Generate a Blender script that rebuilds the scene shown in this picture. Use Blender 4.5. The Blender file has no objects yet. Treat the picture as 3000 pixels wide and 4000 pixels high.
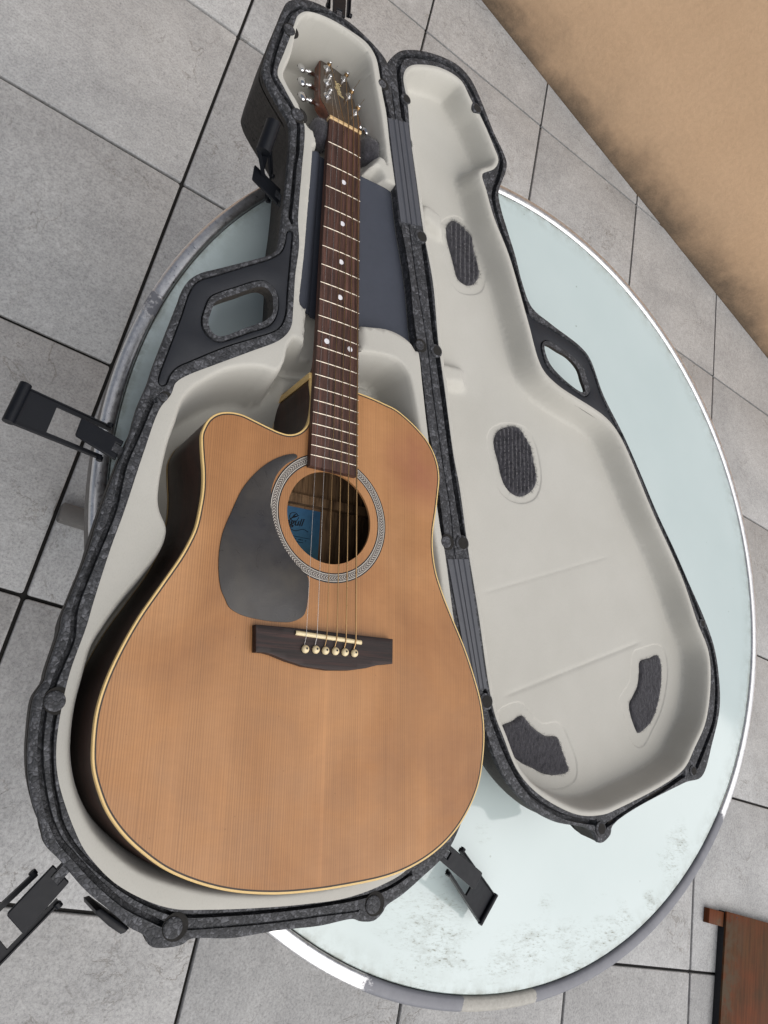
import bpy, bmesh, math, random
import numpy as np
from mathutils import Vector, Matrix, noise
from mathutils.geometry import delaunay_2d_cdt

random.seed(7); rng = np.random.default_rng(7)
scene = bpy.context.scene
COL = scene.collection

# ------------------------------------------------------------------ camera, sky, sun, exposure
cam_d = bpy.data.cameras.new('camera'); cam = bpy.data.objects.new('camera', cam_d); COL.objects.link(cam)
cam_d.sensor_fit = 'VERTICAL'; cam_d.sensor_height = 36.0; cam_d.sensor_width = 27.0; cam_d.lens = 25.7347
cam_d.clip_start = 0.01; cam_d.clip_end = 200.0
cam.matrix_world = Matrix([[0.815225, -0.350092, -0.46135, -0.135311], [0.192267, 0.915029, -0.354619, -1.708645], [0.546298, 0.200392, 0.813266, 1.484017], [0.0, 0.0, 0.0, 1.0]])
scene.camera = cam

SUN_AZ, SUN_EL = math.radians(-50), math.radians(54)       # direction the light comes from, measured from +X towards +Y
world = bpy.data.worlds.new('World'); scene.world = world; world.use_nodes = True
wn = world.node_tree.nodes; wl = world.node_tree.links
bg = wn['Background']; sky = wn.new('ShaderNodeTexSky'); sky.sky_type = 'NISHITA'; sky.sun_disc = False
sky.sun_elevation = SUN_EL; sky.sun_rotation = math.pi/2 - SUN_AZ
sky.air_density = 1.0; sky.dust_density = 4.0; sky.ozone_density = 1.0
hs = wn.new('ShaderNodeHueSaturation'); hs.inputs['Saturation'].default_value = 0.45
wl.new(sky.outputs[0], hs.inputs['Color'])
cn = wn.new('ShaderNodeTexNoise'); cn.inputs['Scale'].default_value = 2.6; cn.inputs['Detail'].default_value = 6; cn.inputs['Roughness'].default_value = .55
tcw = wn.new('ShaderNodeTexCoord'); wl.new(tcw.outputs['Generated'], cn.inputs['Vector'])
cr = wn.new('ShaderNodeMapRange'); cr.inputs['From Min'].default_value = .35; cr.inputs['From Max'].default_value = .65; cr.inputs['To Min'].default_value = .72; cr.inputs['To Max'].default_value = 1.35
wl.new(cn.outputs['Fac'], cr.inputs['Value'])
cm = wn.new('ShaderNodeVectorMath'); cm.operation = 'SCALE'; wl.new(hs.outputs[0], cm.inputs[0]); wl.new(cr.outputs[0], cm.inputs['Scale']); wl.new(cm.outputs[0], bg.inputs['Color'])
bg.inputs['Strength'].default_value = 0.07
sun_d = bpy.data.lights.new('sun', 'SUN'); sun = bpy.data.objects.new('sun', sun_d); COL.objects.link(sun)
sun_d.energy = 2.35; sun_d.angle = math.radians(95); sun_d.color = (1.0, 0.97, 0.93)
sd = Vector((math.cos(SUN_EL)*math.cos(SUN_AZ), math.cos(SUN_EL)*math.sin(SUN_AZ), math.sin(SUN_EL)))
sun.rotation_euler = sd.to_track_quat('Z', 'Y').to_euler(); sun.location = (4, 0, 6)
vs = scene.view_settings
vs.view_transform = 'Standard'; vs.look = 'None'; vs.gamma = 1.0; vs.use_curve_mapping = False
vs.exposure = 0.28

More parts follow.
